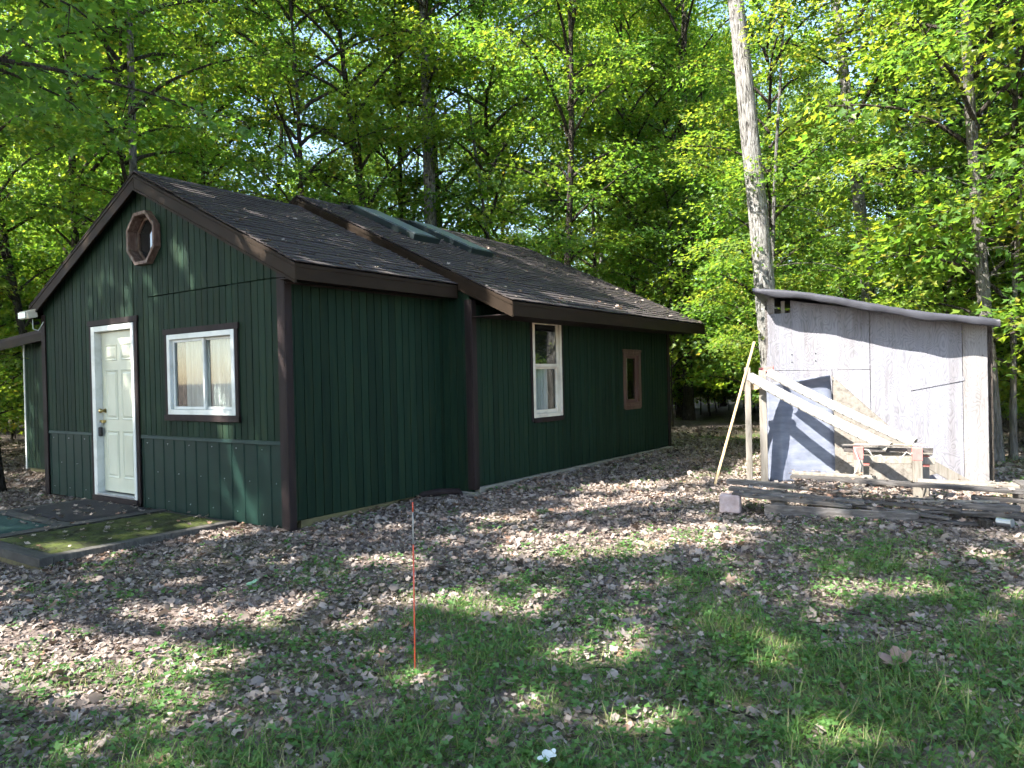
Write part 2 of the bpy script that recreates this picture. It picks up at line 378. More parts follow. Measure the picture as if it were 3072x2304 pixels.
# corner boards
def cb(x0, y0, x1, y1, z0, z1): return bx('corner_board', (x0, y0, z0), (x1, y1, z1), M['trim'], cabin, .004)
cb(-.10, -.034, .014, -.015, .03, 2.64); cb(.0145, -.036, .034, .055, .03, 2.64)
cb(-5.53, -.034, -5.41, -.015, .0, 2.62)
cb(.40, 2.436, .494, 2.455, .15, 2.56); cb(.4945, 2.434, .514, 2.535, .15, 2.56)
cb(.4945, 8.5, .512, 8.62, .15, 2.4)
cb(-5.53, -.0149, -5.512, .11, .0, 2.6)
# sills below the walls
bx('sill_beam', (-.1, .12, .03), (.02, 1.55, .112), M['beam'], cabin, .006)
bx('sill_beam', (-.14, 1.0, -.02), (.06, 2.2, .06), M['beam'], cabin, .01)
bx('foundation', (.3, 2.52, -.05), (.535, 8.64, .17), M['concrete'], cabin, .012)
bx('foundation', (-.2, 2.43, -.05), (.5, 2.54, .118), M['concrete'], cabin, .012)
bx('support_pier', (-.16, .72, -.1), (-.02, .86, .03), M['trim'], cabin, .004)
bx('support_pier', (-.3, .03, -.1), (-.08, .25, .03), M['concrete'], cabin, .01)
MB().tube([(-.05, 1.9, .11), (.12, 2.2, .13), (.3, 2.38, .12), (.36, 2.33, .1)], [.035, .05, .045, .03], 8).build('drain_pipe', M['trim'], cabin, smooth=True)

# roofs -----------------------------------------------------------
def roof(name, rx, rz, xe0, xe1, y0, y1, sl, th=.07):
    f = lambda x: rz - sl * abs(x - rx)
    pts = [(xe0, y0, f(xe0)), (rx, y0, rz), (xe1, y0, f(xe1)), (xe1, y0, f(xe1) - th), (rx, y0, rz - th * 1.15), (xe0, y0, f(xe0) - th)]
    return MB().poly_prism(pts[::-1], (0, y1 - y0, 0)).build(name, M['roofdeck'], cabin)
E1R, E1L, Y1A, Y1B = .30, -5.68, -.10, 2.40
E2R, E2L, Y2A, Y2B = 1.15, -6.70, 2.43, 8.74
ro1 = roof('roof', RX1, RZ1 - .012, E1L, E1R, Y1A, Y1B, SL)
ro2 = roof('rear_block_roof', RX2, RZ2 - .012, E2L, E2R, Y2A, Y2B, SL2)
def fasc(p0, p1, h, th, outward, mat=M['fascia'], name='fascia'):
    """board whose top edge runs p0-p1, hanging down h, thickness th outward, with a drip lip"""
    p0 = Vector(p0); p1 = Vector(p1); o = Vector(outward); dn = Vector((0, 0, -h))
    f = MB().poly_prism([p0, p1, p1 + dn, p0 + dn], o * th).build(name, mat, cabin, bevel=.003)
    MB().poly_prism([p0 + o * (th + .001) + dn * .18, p1 + o * (th + .001) + dn * .18, p1 + o * (th + .001) + dn * .24, p0 + o * (th + .001) + dn * .24], o * .007).build('seam', mat, f)
    MB().poly_prism([p0 + o * (th + .001) + dn * .86, p1 + o * (th + .001) + dn * .86, p1 + o * (th + .001) + dn, p0 + o * (th + .001) + dn], o * .008).build('seam', mat, f)
    return f
z1e = RZ1 - SL * (E1R - RX1); z1l = RZ1 - SL * (RX1 - E1L); z2e = RZ2 - SL2 * (E2R - RX2)
fasc((E1R + .002, Y1A - .02, z1e - .015), (E1R + .002, 2.405, z1e - .015), .165, .02, (1, 0, 0))
fasc((E2R + .002, Y2A - .02, z2e - .015), (E2R + .002, Y2B + .02, z2e - .015), .175, .02, (1, 0, 0))
fasc((RX1, Y1A - .002, RZ1 - .02), (E1R + .02, Y1A - .002, z1e - .015), .2, .02, (0, -1, 0))
fasc((E1L - .02, Y1A - .002, z1l - .015), (RX1, Y1A - .002, RZ1 - .02), .2, .02, (0, -1, 0))
fasc((RX2, Y2A - .002, RZ2 - .02), (E2R + .02, Y2A - .002, z2e - .015), .19, .02, (0, -1, 0))
fasc((E2L - .02, Y2A - .002, RZ2 - SL2 * (RX2 - E2L) - .02), (RX2, Y2A - .002, RZ2 - .02), .19, .02, (0, -1, 0))
fasc((RX2, Y2B + .002, RZ2 - .02), (E2R + .02, Y2B + .002, z2e - .015), .16, .02, (0, 1, 0))
fasc((E1L - .002, Y1A, z1l - .015), (E1L - .002, 2.4, z1l - .015), .16, .02, (-1, 0, 0))
# soffits
def soffit(x0, x1, y0, y1, z): bx('soffit', (x0, y0, z), (x1, y1, z + .012), M['trim'], cabin, 0)
soffit(.036, E1R - .003, Y1A + .002, 2.40, z1e - .155); soffit(.516, E2R - .003, Y2A + .03, Y2B - .03, z2e - .165)
bx('soffit_rail', (.036, -.03, 2.575), (.06, 2.3, 2.594), M['trim'], cabin)
bx('frieze_board', (-.10, -.0345, 2.6405), (.09, -.0005, 2.70), M['trim'], cabin)
# shingles
sh_box = MB().poly_prism([(0, -.146, .0), (0, .146, .0), (.185, .146, .013), (.185, -.146, .013)], (0, 0, .011)).mesh('shingle', M['shingle'], bevel=.0015)
def slope_mat(rx, rz, sl, side, y, d):
    """frame on a roof slope: local x runs down the slope, y along the ridge"""
    ang = math.atan(sl); ax = Vector((side * math.cos(ang), 0, -math.sin(ang))); ay = Vector((0, side, 0)); az = ax.cross(ay)
    mt = Matrix((ax, ay, az)).transposed().to_4x4(); p = Vector((rx, y, rz)) + ax * d
    mt.translation = p; return mt
cnt = 0
def shingle_slope(ro, rx, rz, sl, xe, y0, y1, indiv):
    global cnt
    sd = 1; L = abs(xe - rx) / math.cos(math.atan(sl)); n = int(L / .127); rest = MB(); k = n
    for c in range(n, -1, -1):
        d = L - .182 - (n - c) * .127
        if d < -.02: continue
        off = random.random() * .3; y = y0 + .146 - off
        while y < y1 + .1:
            a = max(y - .146, y0); b = min(y + .146, y1)
            if b - a > .03:
                mt = slope_mat(rx, rz, sl, sd, (a + b) / 2, d + random.uniform(-.006, .006)) @ Matrix.Diagonal((1, (b - a) / .292, 1 + random.uniform(-.1, .25), 1))
                if cnt < 300 and indiv(c, n, y):
                    o = bpy.data.objects.new('shingle', sh_box); link(o, ro); o.matrix_world = mt; cnt += 1
                else:
                    b0 = len(rest.v); rest.v += [tuple(mt @ v.co) for v in sh_box.vertices]; rest.f += [tuple(b0 + i for i in p.vertices) for p in sh_box.polygons]
            y += .298
    if rest.v:
        o = rest.build('shingle_field', M['shingle'], ro); o['kind'] = 'stuff'
shingle_slope(ro1, RX1, RZ1, SL, E1R + .025, Y1A - .02, Y1B, lambda c, n, y: True)
shingle_slope(ro2, RX2, RZ2, SL2, E2R + .025, Y2A - .02, Y2B + .02, lambda c, n, y: c > n - 12)
for (ro, rx, rz, y0, y1) in ((ro1, RX1, RZ1, Y1A - .02, Y1B), (ro2, RX2, RZ2, Y2A - .02, Y2B + .02)):
    sl = SL if ro is ro1 else SL2; y = y0
    xl = E1L if ro is ro1 else E2L
    MB().poly_prism([(rx, y0, rz + .001), (xl - .02, y0, rz - sl * (rx - xl + .02)), (xl - .02, y0, rz - sl * (rx - xl + .02) + .012), (rx, y0, rz + .012)], (0, y1 - y0, 0)).build('far_slope_shingles', M['shingle'], ro)
    while y < y1 - .05:
        e = min(y + .3, y1)
        MB().poly_prism([(rx - .14, y, rz - .14 * sl + .026), (rx, y, rz + .032), (rx + .14, y, rz - .14 * sl + .026), (rx + .14, y, rz - .14 * sl + .016), (rx, y, rz + .02), (rx - .14, y, rz - .14 * sl + .016)], (0, e - y - .006, 0)).build('ridge_cap', M['shingle'], ro)
        y = e
# skylights on the rear roof
def skylight(y0, y1, d0, d1):
    mt = slope_mat(RX2, RZ2, SL2, 1, 0, 0)
    T = lambda d, y, h: mt @ Vector((d, y, h))
    e = MB().poly_prism([T(d0, y0, 0), T(d1, y0, 0), T(d1, y1, 0), T(d0, y1, 0)], (mt.to_3x3() @ Vector((0, 0, .105)))).build('skylight', M['skyframe'], ro2, bevel=.006)
    MB().poly_prism([T(d0 + .05, y0 + .05, .106), T(d1 - .05, y0 + .05, .106), T(d1 - .05, y1 - .05, .106), T(d0 + .05, y1 - .05, .106)], (mt.to_3x3() @ Vector((0, 0, .012)))).build('pane', M['skyglass'], e)
    MB().poly_prism([T(d0 - .12, y0 - .08, .03), T(d0, y0 - .04, .03), T(d0, y1 + .04, .03), T(d0 - .12, y1 + .08, .03)], (mt.to_3x3() @ Vector((0, 0, .05)))).build('flashing', M['black'], e)
skylight(3.28, 3.86, .22, 1.72); skylight(4.42, 5.0, .42, 1.92)

# door ------------------------------------------------------------
dr = empty('door'); dr.parent = cabin
x0, x1, zb, zt = -4.03, -2.95, .12, 2.36
def pbox(n, a, c, m, p=dr, b=.003): return bx(n, a, c, m, p, b)
pbox('door_frame', (x0, -.045, zb), (x0 + .09, .10, zt), M['white']); pbox('door_frame', (x1 - .055, -.045, zb), (x1, .10, zt), M['white'])
pbox('door_frame', (x0 + .091, -.044, zt - .07), (x1 - .056, .10, zt), M['white'])
pbox('threshold', (x0 + .091, -.05, zb), (x1 - .056, .1, zb + .035), M['steel'])
pbox('door_sill', (x0 - .04, -.06, .03), (x1 + .02, .02, zb - .002), M['trim'])
pbox('casing', (x0 - .07, -.036, .05), (x0 - .002, -.015, zt + .01), M['trim']); pbox('casing', (x1 + .002, -.036, .05), (x1 + .075, -.015, zt + .01), M['trim'])
pbox('casing', (x0 - .09, -.042, zt + .012), (x1 + .095, -.015, zt + .085), M['trim'])
slab = pbox('door_leaf', (x0 + .095, .045, zb + .05), (x1 - .06, .085, zt - .075), M['door'])
dx0, dx1 = x0 + .095, x1 - .06; dw = dx1 - dx0
def dpanel(a, b, c, d):
    m = MB(); o = .045; q = [(a, c), (b, c), (b, d), (a, d)]; t = .03
    def fr(i0, i1): return None
    # moulded ring: four sloping strips, then a raised field
    inner = [(a + t, c + t), (b - t, c + t), (b - t, d - t), (a + t, d - t)]
    fld = [(a + t * 1.9, c + t * 1.9), (b - t * 1.9, c + t * 1.9), (b - t * 1.9, d - t * 1.9), (a + t * 1.9, d - t * 1.9)]
    V = [(x, .0445, z) for x, z in q] + [(x, .0345, z) for x, z in [(a + .008, c + .008), (b - .008, c + .008), (b - .008, d - .008), (a + .008, d - .008)]] + [(x, .0435, z) for x, z in inner] + [(x, .033, z) for x, z in fld]
    m.v = V
    for k in range(3):
        for i in range(4):
            j = (i + 1) % 4; m.f.append((k * 4 + i, k * 4 + j, k * 4 + 4 + j, k * 4 + 4 + i))
    m.f.append((12, 13, 14, 15)); m.build('door_panel', M['door'], slab)
hx = (dx0 + dx1) / 2
for a, b in ((dx0 + .11, hx - .05), (hx + .05, dx1 - .11)):
    dpanel(a, b, zb + .23, zb + .86); dpanel(a, b, zb + 1.0, zb + 1.66); dpanel(a, b, zb + 1.78, zb + 2.0)
MB().tube([(dx0 + .075, .045, zb + 1.12), (dx0 + .075, .0, zb + 1.12), (dx0 + .075, -.01, zb + 1.12), (dx0 + .075, -.035, zb + 1.12), (dx0 + .075, -.045, zb + 1.12)], [.03, .014, .028, .03, .012], 14).build('door_knob', M['brass'], slab, smooth=True)
pad = MB().box((dx0 - .035, -.02, zb + .78), (dx0 + .045, .02, zb + .9)).build('lock_box', M['black'], dr, bevel=.008)
MB().tube([(dx0 - .01, 0, zb + .9), (dx0 - .01, 0, zb + .955), (dx0 + .01, 0, zb + .975), (dx0 + .03, 0, zb + .955), (dx0 + .03, 0, zb + .9)], .006, 6).build('shackle', M['steel'], pad, smooth=True)
bx('keypad', (dx0 - .028, -.024, zb + .79), (dx0 + .0, -.0205, zb + .86), M['steel'], pad, .002)
bx('hasp', (dx0 - .03, .0, zb + .96), (dx0 + .08, .04, zb + .995), M['brass'], dr, .003)

# front sliding window --------------------------------------------
def wframe(win, x0, x1, z0, z1, w, y0, y1, mat, name='frame'):
    bx(name, (x0, y0, z0), (x0 + w, y1, z1), mat, win); bx(name, (x1 - w, y0, z0), (x1, y1, z1), mat, win)
    bx(name, (x0 + w + .0005, y0 + .001, z0), (x1 - w - .0005, y1, z0 + w), mat, win); bx(name, (x0 + w + .0005, y0 + .001, z1 - w), (x1 - w - .0005, y1, z1), mat, win)
w1 = empty('window'); w1.parent = cabin
x0, x1, z0, z1 = -2.19, -.85, 1.21, 2.16
wframe(w1, x0, x1, z0, z1, .06, -.04, .06, M['white'])
wframe(w1, x0 + .062, (x0 + x1) / 2 + .04, z0 + .062, z1 - .062, .032, .0, .03, M['white'], 'sash')
wframe(w1, (x0 + x1) / 2 - .0, x1 - .062, z0 + .062, z1 - .062, .03, .032, .055, M['white'], 'sash')
bx('pane', (x0 + .094, .012, z0 + .094), ((x0 + x1) / 2 + .008, .016, z1 - .094), M['glass'], w1, 0)
bx('pane', ((x0 + x1) / 2 + .03, .042, z0 + .092), (x1 - .092, .046, z1 - .092), M['glass'], w1, 0)
for nm, a, b in (('casing', (x0 - .06, -.036, z0 - .002), (x0 - .002, -.015, z1 + .002)), ('casing', (x1 + .002, -.036, z0 - .002), (x1 + .06, -.015, z1 + .002))): bx(nm, a, b, M['trim'], w1)
bx('casing', (x0 - .08, -.042, z1 + .0025), (x1 + .08, -.015, z1 + .07), M['trim'], w1); bx('sill', (x0 - .075, -.05, z0 - .075), (x1 + .075, -.015, z0 - .0025), M['trim'], w1)
def curtain(xa, xb, y, z0, z1, par):
    n = 60; m = MB()
    for i in range(n + 1):
        s = i / n; x = xa + (xb - xa) * s; yy = y + .014 * math.sin(s * (xb - xa) * 70) + .008 * math.sin(s * 37)
        m.v += [(x, yy, z0), (x, yy, z1)]
    for i in range(n): m.f.append((2 * i, 2 * i + 2, 2 * i + 3, 2 * i + 1))
    m.build('curtain', M['curtain'], par, smooth=True)
curtain(x0 + .17, (x0 + x1) / 2 - .01, .11, z0, z1, w1); curtain((x0 + x1) / 2 + .02, x1 - .02, .11, z0, z1, w1)
bx('curtain_edge', (x0 + .10, .10, z0), (x0 + .15, .12, z1 - .1), M['cedar'], w1)

# octagonal window --------------------------------------------------
w2 = empty('octagonal_window'); w2.parent = cabin
cx, cz = -2.62, 3.37
def octring(r0, r1, y0, y1, mat, name):
    for k in range(8):
        a0, a1 = R(22.5 + 45 * k), R(67.5 + 45 * k); c8 = math.cos(R(22.5))
        P = lambda r, a, y: (cx + r / c8 * math.cos(a), y, cz + r / c8 * math.sin(a))
        MB().poly_prism([P(r0, a0, y0), P(r0, a1, y0), P(r1, a1, y0), P(r1, a0, y0)], (0, y1 - y0, 0)).build(name, mat, w2, bevel=.002)
octring(.282, .322, -.10, -.016, M['cedar'], 'frame'); octring(.277, .2815, -.09, .05, M['cedar'], 'jamb')
for a in (-1, 1):
    for b in (-1, 1): MB().poly_prism([(cx + a * .285, -.0005, cz + b * .285), (cx + a * .285, -.0005, cz + b * .15), (cx + a * .15, -.0005, cz + b * .285)], (0, -.0135, 0)).build('corner_filler', M['green'], w2)
MB().poly_prism([(cx + .3 * math.cos(R(22.5 + 45 * k)), .045, cz + .3 * math.sin(R(22.5 + 45 * k))) for k in range(8)], (0, .01, 0)).build('pane', M['pane'], w2)
octring(.245, .276, .02, .044, M['cedar'], 'sash')

# side windows ------------------------------------------------------
def side_window(y0, y1, z0, z1, mat, double):
    w = empty('window'); w.parent = cabin; X = .48
    def b(n, a, c, m=mat, bv=.003): return bx(n, (X + a[0], a[1], a[2]), (X + c[0], c[1], c[2]), m, w, bv)
    fw = .055
    b('frame', (-.06, y0, z0), (.035, y0 + fw, z1)); b('frame', (-.06, y1 - fw, z0), (.035, y1, z1))
    b('frame', (-.06, y0 + fw, z0), (.034, y1 - fw, z0 + fw)); b('frame', (-.06, y0 + fw, z1 - fw), (.034, y1 - fw, z1))
    ya, yb, za, zb = y0 + fw + .001, y1 - fw - .001, z0 + fw + .001, z1 - fw - .001
    if double:
        zm = (za + zb) / 2 + .02
        for (q0, q1, d) in ((za, zm, -.045), (zm - .02, zb, -.02)):
            b('sash', (d, ya, q0), (d + .024, ya + .045, q1)); b('sash', (d, yb - .045, q0), (d + .024, yb, q1))
            b('sash', (d, ya + .045, q0), (d + .023, yb - .045, q0 + .05)); b('sash', (d, ya + .045, q1 - .045), (d + .023, yb - .045, q1))
            b('pane', (d + .008, ya + .045, q0 + .05), (d + .011, yb - .045, q1 - .045), M['pane'] if d > -.03 else M['glass'], 0)
        m = MB(); n = 40
        for i in range(n + 1):
            s = i / n; yy = ya + .06 + (yb - ya - .2) * s; xx = X - .12 + .01 * math.sin(s * 40); m.v += [(xx, yy, za), (xx, yy, zm)]
        for i in range(n): m.f.append((2 * i, 2 * i + 2, 2 * i + 3, 2 * i + 1))
        m.build('curtain', M['curtain'], w, smooth=True)
    else:
        b('sash', (-.045, ya, za), (-.01, ya + .05, zb)); b('sash', (-.045, yb - .05, za), (-.01, yb, zb)); b('sash', (-.045, ya + .05, za), (-.011, yb - .05, za + .05)); b('sash', (-.045, ya + .05, zb - .05), (-.011, yb - .05, zb))
        b('pane', (-.03, ya + .05, za + .05), (-.026, yb - .05, zb - .05), M['glass'], 0)
        b('blind', (-.12, ya + .02, za), (-.1, yb - .2, zb), M['curtain'])
    t = M['trim'] if double else M['cedarTrim']
    b('casing', (.015, y0 - .05, z0 - .05), (.032, y0 - .001, z1 + .0), t); b('casing', (.015, y1 + .001, z0 - .05), (.032, y1 + .04, z1 + .0), t)
    b('sill', (.015, y0 - .0005, z0 - .07), (.04, y1 + .0005, z0 - .001), t)
    if not double: b('casing', (.015, y0 - .07, z1 + .001), (.038, y1 + .06, z1 + .05), t)
M['cedarTrim'] = noisy('reddish_brown_trim', [(.3, (.07, .036, .026)), (.7, (.12, .066, .05))], (6, 6, 1), 3, .6, .2, .003)
side_window(3.82, 4.60, .98, 2.42, M['tan'], True)
side_window(6.69, 7.28, 1.03, 1.96, M['cedarTrim'], False)

# floodlight under the left eave, stove pipe, lean-to on the left -----
fl = empty('floodlight', (-5.60, -.13, 2.62)); fl.parent = cabin
MB().poly_prism([(-.14, -.11, .05), (-.14, .02, .09), (-.14, .04, -.03), (-.14, -.09, -.06)], (.28, 0, 0)).build('lamp_housing', M['tan'], fl, bevel=.01)
bx('lens', (-.125, -.125, -.05), (.125, -.112, .04), M['glass'], fl, .003)
MB().tube([(0, .0, -.06), (0, .03, -.12), (0, .1, -.1)], .025, 8).build('bracket', M['black'], fl)
MB().tube([(.05, .0, -.06), (.1, -.02, -.2), (.17, .02, -.23), (.2, .08, -.1)], .007, 6).build('cable', M['white'], fl, smooth=True)
sp = empty('stove_pipe', (-6.0, .95, 2.6)); sp.parent = cabin
MB().tube([(0, 0, 0), (0, 0, .62)], .075, 16).build('pipe', M['steel'], sp, smooth=False)
MB().tube([(0, 0, .66), (0, 0, .68), (0, 0, .74)], [.13, .125, .02], 16).build('cap', M['steel'], sp)
for a in (0, 2.1, 4.2): MB().beam((.07 * math.cos(a), .07 * math.sin(a), .58), (.09 * math.cos(a), .09 * math.sin(a), .68), .012, .004).build('strut', M['steel'], sp)
wall('annex_wall', (-7.72, .62, 0), (1, 0, 0), (0, -1, 0), 2.2, .22, lambda s: 2.30 + .05 * s, phase=.3)
bx('annex_wall_end', (-7.715, .64, .22), (-7.68, 2.4, 2.25), bw, cabin)
bx('corner_board', (-7.76, .59, .2), (-7.715, .6055, 2.32), M['white'], cabin)
MB().poly_prism([(-8.35, .38, 2.33), (-5.52, .38, 2.50), (-5.52, .38, 2.56), (-8.35, .38, 2.39)], (0, 2.0, 0)).build('annex_roof', M['shingle'], cabin, bevel=.004)
MB().poly_prism([(-8.36, .36, 2.20), (-5.53, .36, 2.37), (-5.53, .36, 2.50), (-8.36, .36, 2.33)], (0, .019, 0)).build('annex_fascia', M['fascia'], cabin, bevel=.003)
bx('annex_floor', (-7.7, .63, .16), (-5.5, 2.4, .22), M['beam'], cabin)
for (x, y) in ((-7.5, .8), (-7.5, 2.2), (-6.2, .8)): bx('annex_pier', (x, y, -.1), (x + .14, y + .14, .158), M['beam'], cabin)

# ------------------------------------------------------------------ door platform
pl = empty('wooden_platform', (0, 0, 0))
tag(pl, 'low weathered wooden platform in front of the cream door', 'platform')
PZ = .06
bx('rim_board', (-.97, -1.90, PZ - .085), (-.85, -.05, PZ), M['deckwood'], pl, .006)
bx('rim_board', (-4.2, -2.02, PZ - .085), (-.85, -1.902, PZ), M['deckwood'], pl, .006)
bx('skid_beam', (-4.3, -1.99, PZ - .19), (-.88, -1.90, PZ - .087), M['beam'], pl, .008)
bx('skid_beam', (-.96, -1.898, PZ - .2), (-.88, -.1, PZ - .087), M['beam'], pl, .008)
bx('corner_leg', (-1.06, -1.88, -.2), (-.97, -1.79, PZ - .09), M['beam'], pl, .006)
y = -1.9
while y < -.1:
    bx('deck_board', (-4.25, y + .002, PZ - .04), (-.973, min(y + .14, -.055), PZ - .012 + random.uniform(-.002, .002)), M['deckwood'], pl, .004); y += .1445
bx('cross_board', (-2.42, -1.88, PZ - .008), (-2.24, -.05, PZ + .006), M['deckwood'], pl, .004)
bx('cross_board', (-4.1, -1.22, PZ - .0085), (-2.422, -1.06, PZ + .005), M['deckwood'], pl, .004)
def flatmat(name, x0, x1, y0, y1, z, mat, label, cat):
    n, k = 22, 16; m = MB()
    for i in range(n + 1):
        for j in range(k + 1):
            x = x0 + (x1 - x0) * i / n; y = y0 + (y1 - y0) * j / k; h = .006 * noise.noise((x * 3, y * 3, 1)) + .004 * noise.noise((x * 9, y * 9, 4))
            ed = .012 if i in (0, n) or j in (0, k) else 0
            m.v.append((x + .01 * noise.noise((y * 4, x, 0)), y + .01 * noise.noise((x * 4, y, 5)), z + .012 + h - ed))
    for i in range(n):
        for j in range(k):
            a = i * (k + 1) + j; m.f.append((a, a + k + 1, a + k + 2, a + 1))
    return tag(m.build(name, mat, None, smooth=True), label, cat)
flatmat('door_mat', -4.02, -2.46, -1.03, -.1, PZ, M['mat_black'], 'black rubber mat strewn with leaves right below the cream door', 'mat')
flatmat('outdoor_carpet', -4.1, -2.46, -1.88, -1.25, PZ, M['mat_green'], 'dark green outdoor carpet at the left front of the platform', 'carpet')
# moss carpet with fuzzy relief
def moss():
    n, k = 60, 90; m = MB(); x0, x1, y0, y1 = -2.2, -1.0, -1.86, -.12
    for i in range(n + 1):
        for j in range(k + 1):
            x = x0 + (x1 - x0) * i / n; y = y0 + (y1 - y0) * j / k
            e = min(i, n - i, j, k - j) / 5; h = (.5 + .5 * noise.noise((x * 7, y * 7, 0))) * .022 + .012 * noise.noise((x * 30, y * 30, 2)) + .01 * random.random()
            m.v.append((x, y, PZ - .006 + h * min(1, e)))
    for i in range(n):
        for j in range(k):
            a = i * (k + 1) + j; m.f.append((a, a + k + 1, a + k + 2, a + 1))
    o = m.build('moss_cover', M['moss'], pl, smooth=True); o['label'] = 'bright green moss growing over the right side of the platform'
moss()

# ------------------------------------------------------------------ shed (local frame: s along the front, t towards the viewer)
SA = Vector((3.34, 5.23, .1)); SD = Vector((.9754, .2203, 0)).normalized(); SN = Vector((.2203, -.9754, 0)).normalized()
def Q(s, t, z): return SA + SD * s + SN * t + Vector((0, 0, z - .1))
SR = math.atan2(SD.y, SD.x)
shed = empty('plywood_shed', tuple(SA))
tag(shed, 'weathered grey plywood shed with a sloping grey membrane roof', 'shed')
IM = Matrix.Translation(-SA)
def sprism(name, pts, dt, mat, parent=shed, bevel=.003):
    off = SA if parent is shed else Vector((0, 0, 0))
    return MB().poly_prism([Q(*p) - off for p in pts], SN * dt).build(name, mat, parent, bevel=bevel)
stop = lambda s: 2.56 - .185 * s
W = 2.55
sprism('plywood_panel', [(0.0, 0, 1.575), (1.262, 0, 1.56), (1.262, 0, stop(1.262)), (.32, 0, stop(.32)), (.32, 0, 2.34), (.03, 0, 2.33), (.03, 0, 1.9)], .016, M['ply'])
sprism('plywood_panel', [(.03, 0, 2.335), (.12, 0, 2.338), (.12, 0, stop(.1)), (.03, 0, stop(.03))], .016, M['ply2'])
sprism('plywood_panel', [(1.268, .002, .12), (2.285, .002, .12), (2.285, .002, stop(2.285)), (1.268, .002, stop(1.268))], .016, M['ply'])
sprism('plywood_panel', [(.82, 0, .12), (1.262, 0, .12), (1.262, 0, 1.553), (.82, 0, 1.566)], .015, M['ply'])
sprism('plywood_panel', [(0, 0, .12), (.815, 0, .12), (.815, 0, 1.566), (0, 0, 1.57)], .012, M['ply'])
sprism('side_strip', [(2.29, .004, .1), (2.55, .004, .1), (2.55, .004, stop(2.55)), (2.29, .004, stop(2.29))], .018, M['ply2'])
def spost(s, t, w, z0, z1, mat, name='corner_post'):
    c = SA
    return MB().poly_prism([Q(s, t, z0) - c, Q(s + w, t, z0) - c, Q(s + w, t - w, z0) - c, Q(s, t - w, z0) - c], (0, 0, z1 - z0)).build(name, mat, shed, bevel=.004)
spost(2.553, -.03, .06, .05, 2.06, M['bark_dark']); spost(2.46, -.002, .085, .05, 2.05, M['greywood']); spost(.0, -.002, .085, .05, 2.5, M['greywood']); spost(.2, -.004, .05, 2.0, 2.5, M['palewood'], 'stud')
def sside(s, name):
    c = SA
    MB().poly_prism([Q(s, -.1, .12) - c, Q(s, -1.9, .12) - c, Q(s, -1.9, stop(s) - .05) - c, Q(s, -.1, stop(s) - .05) - c], SD * .014).build(name, M['greywood'], shed)
sside(2.52, 'side_wall'); sside(.01, 'side_wall')
sprism('back_wall', [(0, -1.92, .12), (2.55, -1.92, .12), (2.55, -1.92, stop(2.55)), (0, -1.92, stop(0))], .014, M['greywood'])
# sagging membrane roof with rolled front edge
def shed_roof():
    m = MB(); n = 48; sec = []
    prof = [(-2.05, .03), (-1.0, .035), (0.0, .04), (.28, .04), (.345, .03), (.352, .0), (.345, -.05), (.332, -.065), (.32, -.045), (.28, -.015), (0, -.015), (-2.0, -.02)]
    for i in range(n + 1):
        s = -.13 + (2.66 + .1) * i / n
        z = 2.605 - .193 * s + .025 * math.sin(s * 2.6 + .3) * (1 if 0 < s < 2.5 else .6) - .02 * max(0, s - 1.2)
        ov = .02 * noise.noise((s * 2.5, 3, 0)) + .03 * math.sin(s * 1.4)
        lip = 1 + .35 * noise.noise((s * 3, 7, 1)) - (.75 * max(0, 1 - (s + .13) / .25))
        for (t, h) in prof:
            q = Q(s, t + (ov if t > .1 else 0), z + (h * lip if h < 0 and t > .1 else h) + .006 * noise.noise((s * 8, t * 8, 0))) - SA; m.v.append(tuple(q))
    k = len(prof)
    for i in range(n):
        for j in range(k):
            a = i * k + j; b = i * k + (j + 1) % k; m.f.append((a, b, b + k, a + k))
    m.f.append(tuple(range(k))); m.f.append(tuple(range(n * k + k - 1, n * k - 1, -1)))
    m.build('membrane_roof', M['membrane'], shed, smooth=True)
shed_roof()
for (s, z) in ((.33, 1.78), (.62, 1.79), (.33, 1.68), (.62, 1.69), (2.5, 1.7)):
    MB().tube([Q(s, .017, z) - SA, Q(s, .022, z) - SA], .009, 7).build('nail_head', M['black'], shed)
sprism('batten', [(2.30, .024, 1.45), (2.31, .024, 1.4), (1.72, .022, 1.28), (1.71, .022, 1.31)], .004, M['ply'])

# blue sheet across the shed opening
def blue_sheet():
    m = MB(); n, k = 26, 30; th = .006
    for layer in (0, 1):
        for i in range(n + 1):
            u = i / n
            for j in range(k + 1):
                v = j / k; s = .01 + u * (.78 + .1 * (1 - v)); ztop = 1.40 + .10 * u
                z = .12 + (ztop - .12) * v
                t = .10 + .16 * (1 - v) + .03 * math.sin(u * 5 + 1) * (1 - v * .5) + .012 * noise.noise((u * 3.5, v * 4, 2)) + .006 * noise.noise((u * 9, v * 11, 6)) + .035 * max(0, 1 - abs(u - .22) / .1) * (1 - v)
                if v > .88: t += .12 * ((v - .88) / .12) ** 2 * (0.3 + u)
                if u > .93: t -= .5 * (u - .93)
                m.v.append(tuple(Q(s, t - th * layer, z)))
    o = (n + 1) * (k + 1)
    for i in range(n):
        for j in range(k):
            a = i * (k + 1) + j; m.f.append((a, a + k + 1, a + k + 2, a + 1)); m.f.append((a + o, a + 1 + o, a + k + 2 + o, a + k + 1 + o))
    ring = [i * (k + 1) for i in range(n + 1)] + [n * (k + 1) + j for j in range(1, k + 1)] + [i * (k + 1) + k for i in range(n - 1, -1, -1)] + [j for j in range(k - 1, 0, -1)]
    for a, b in zip(ring, ring[1:] + ring[:1]): m.f.append((a, a + o, b + o, b))
    tag(m.build('plastic_sheet', M['blue'], None, smooth=True), 'blue-grey plastic sheet standing against the left half of the shed front', 'sheet')
blue_sheet()
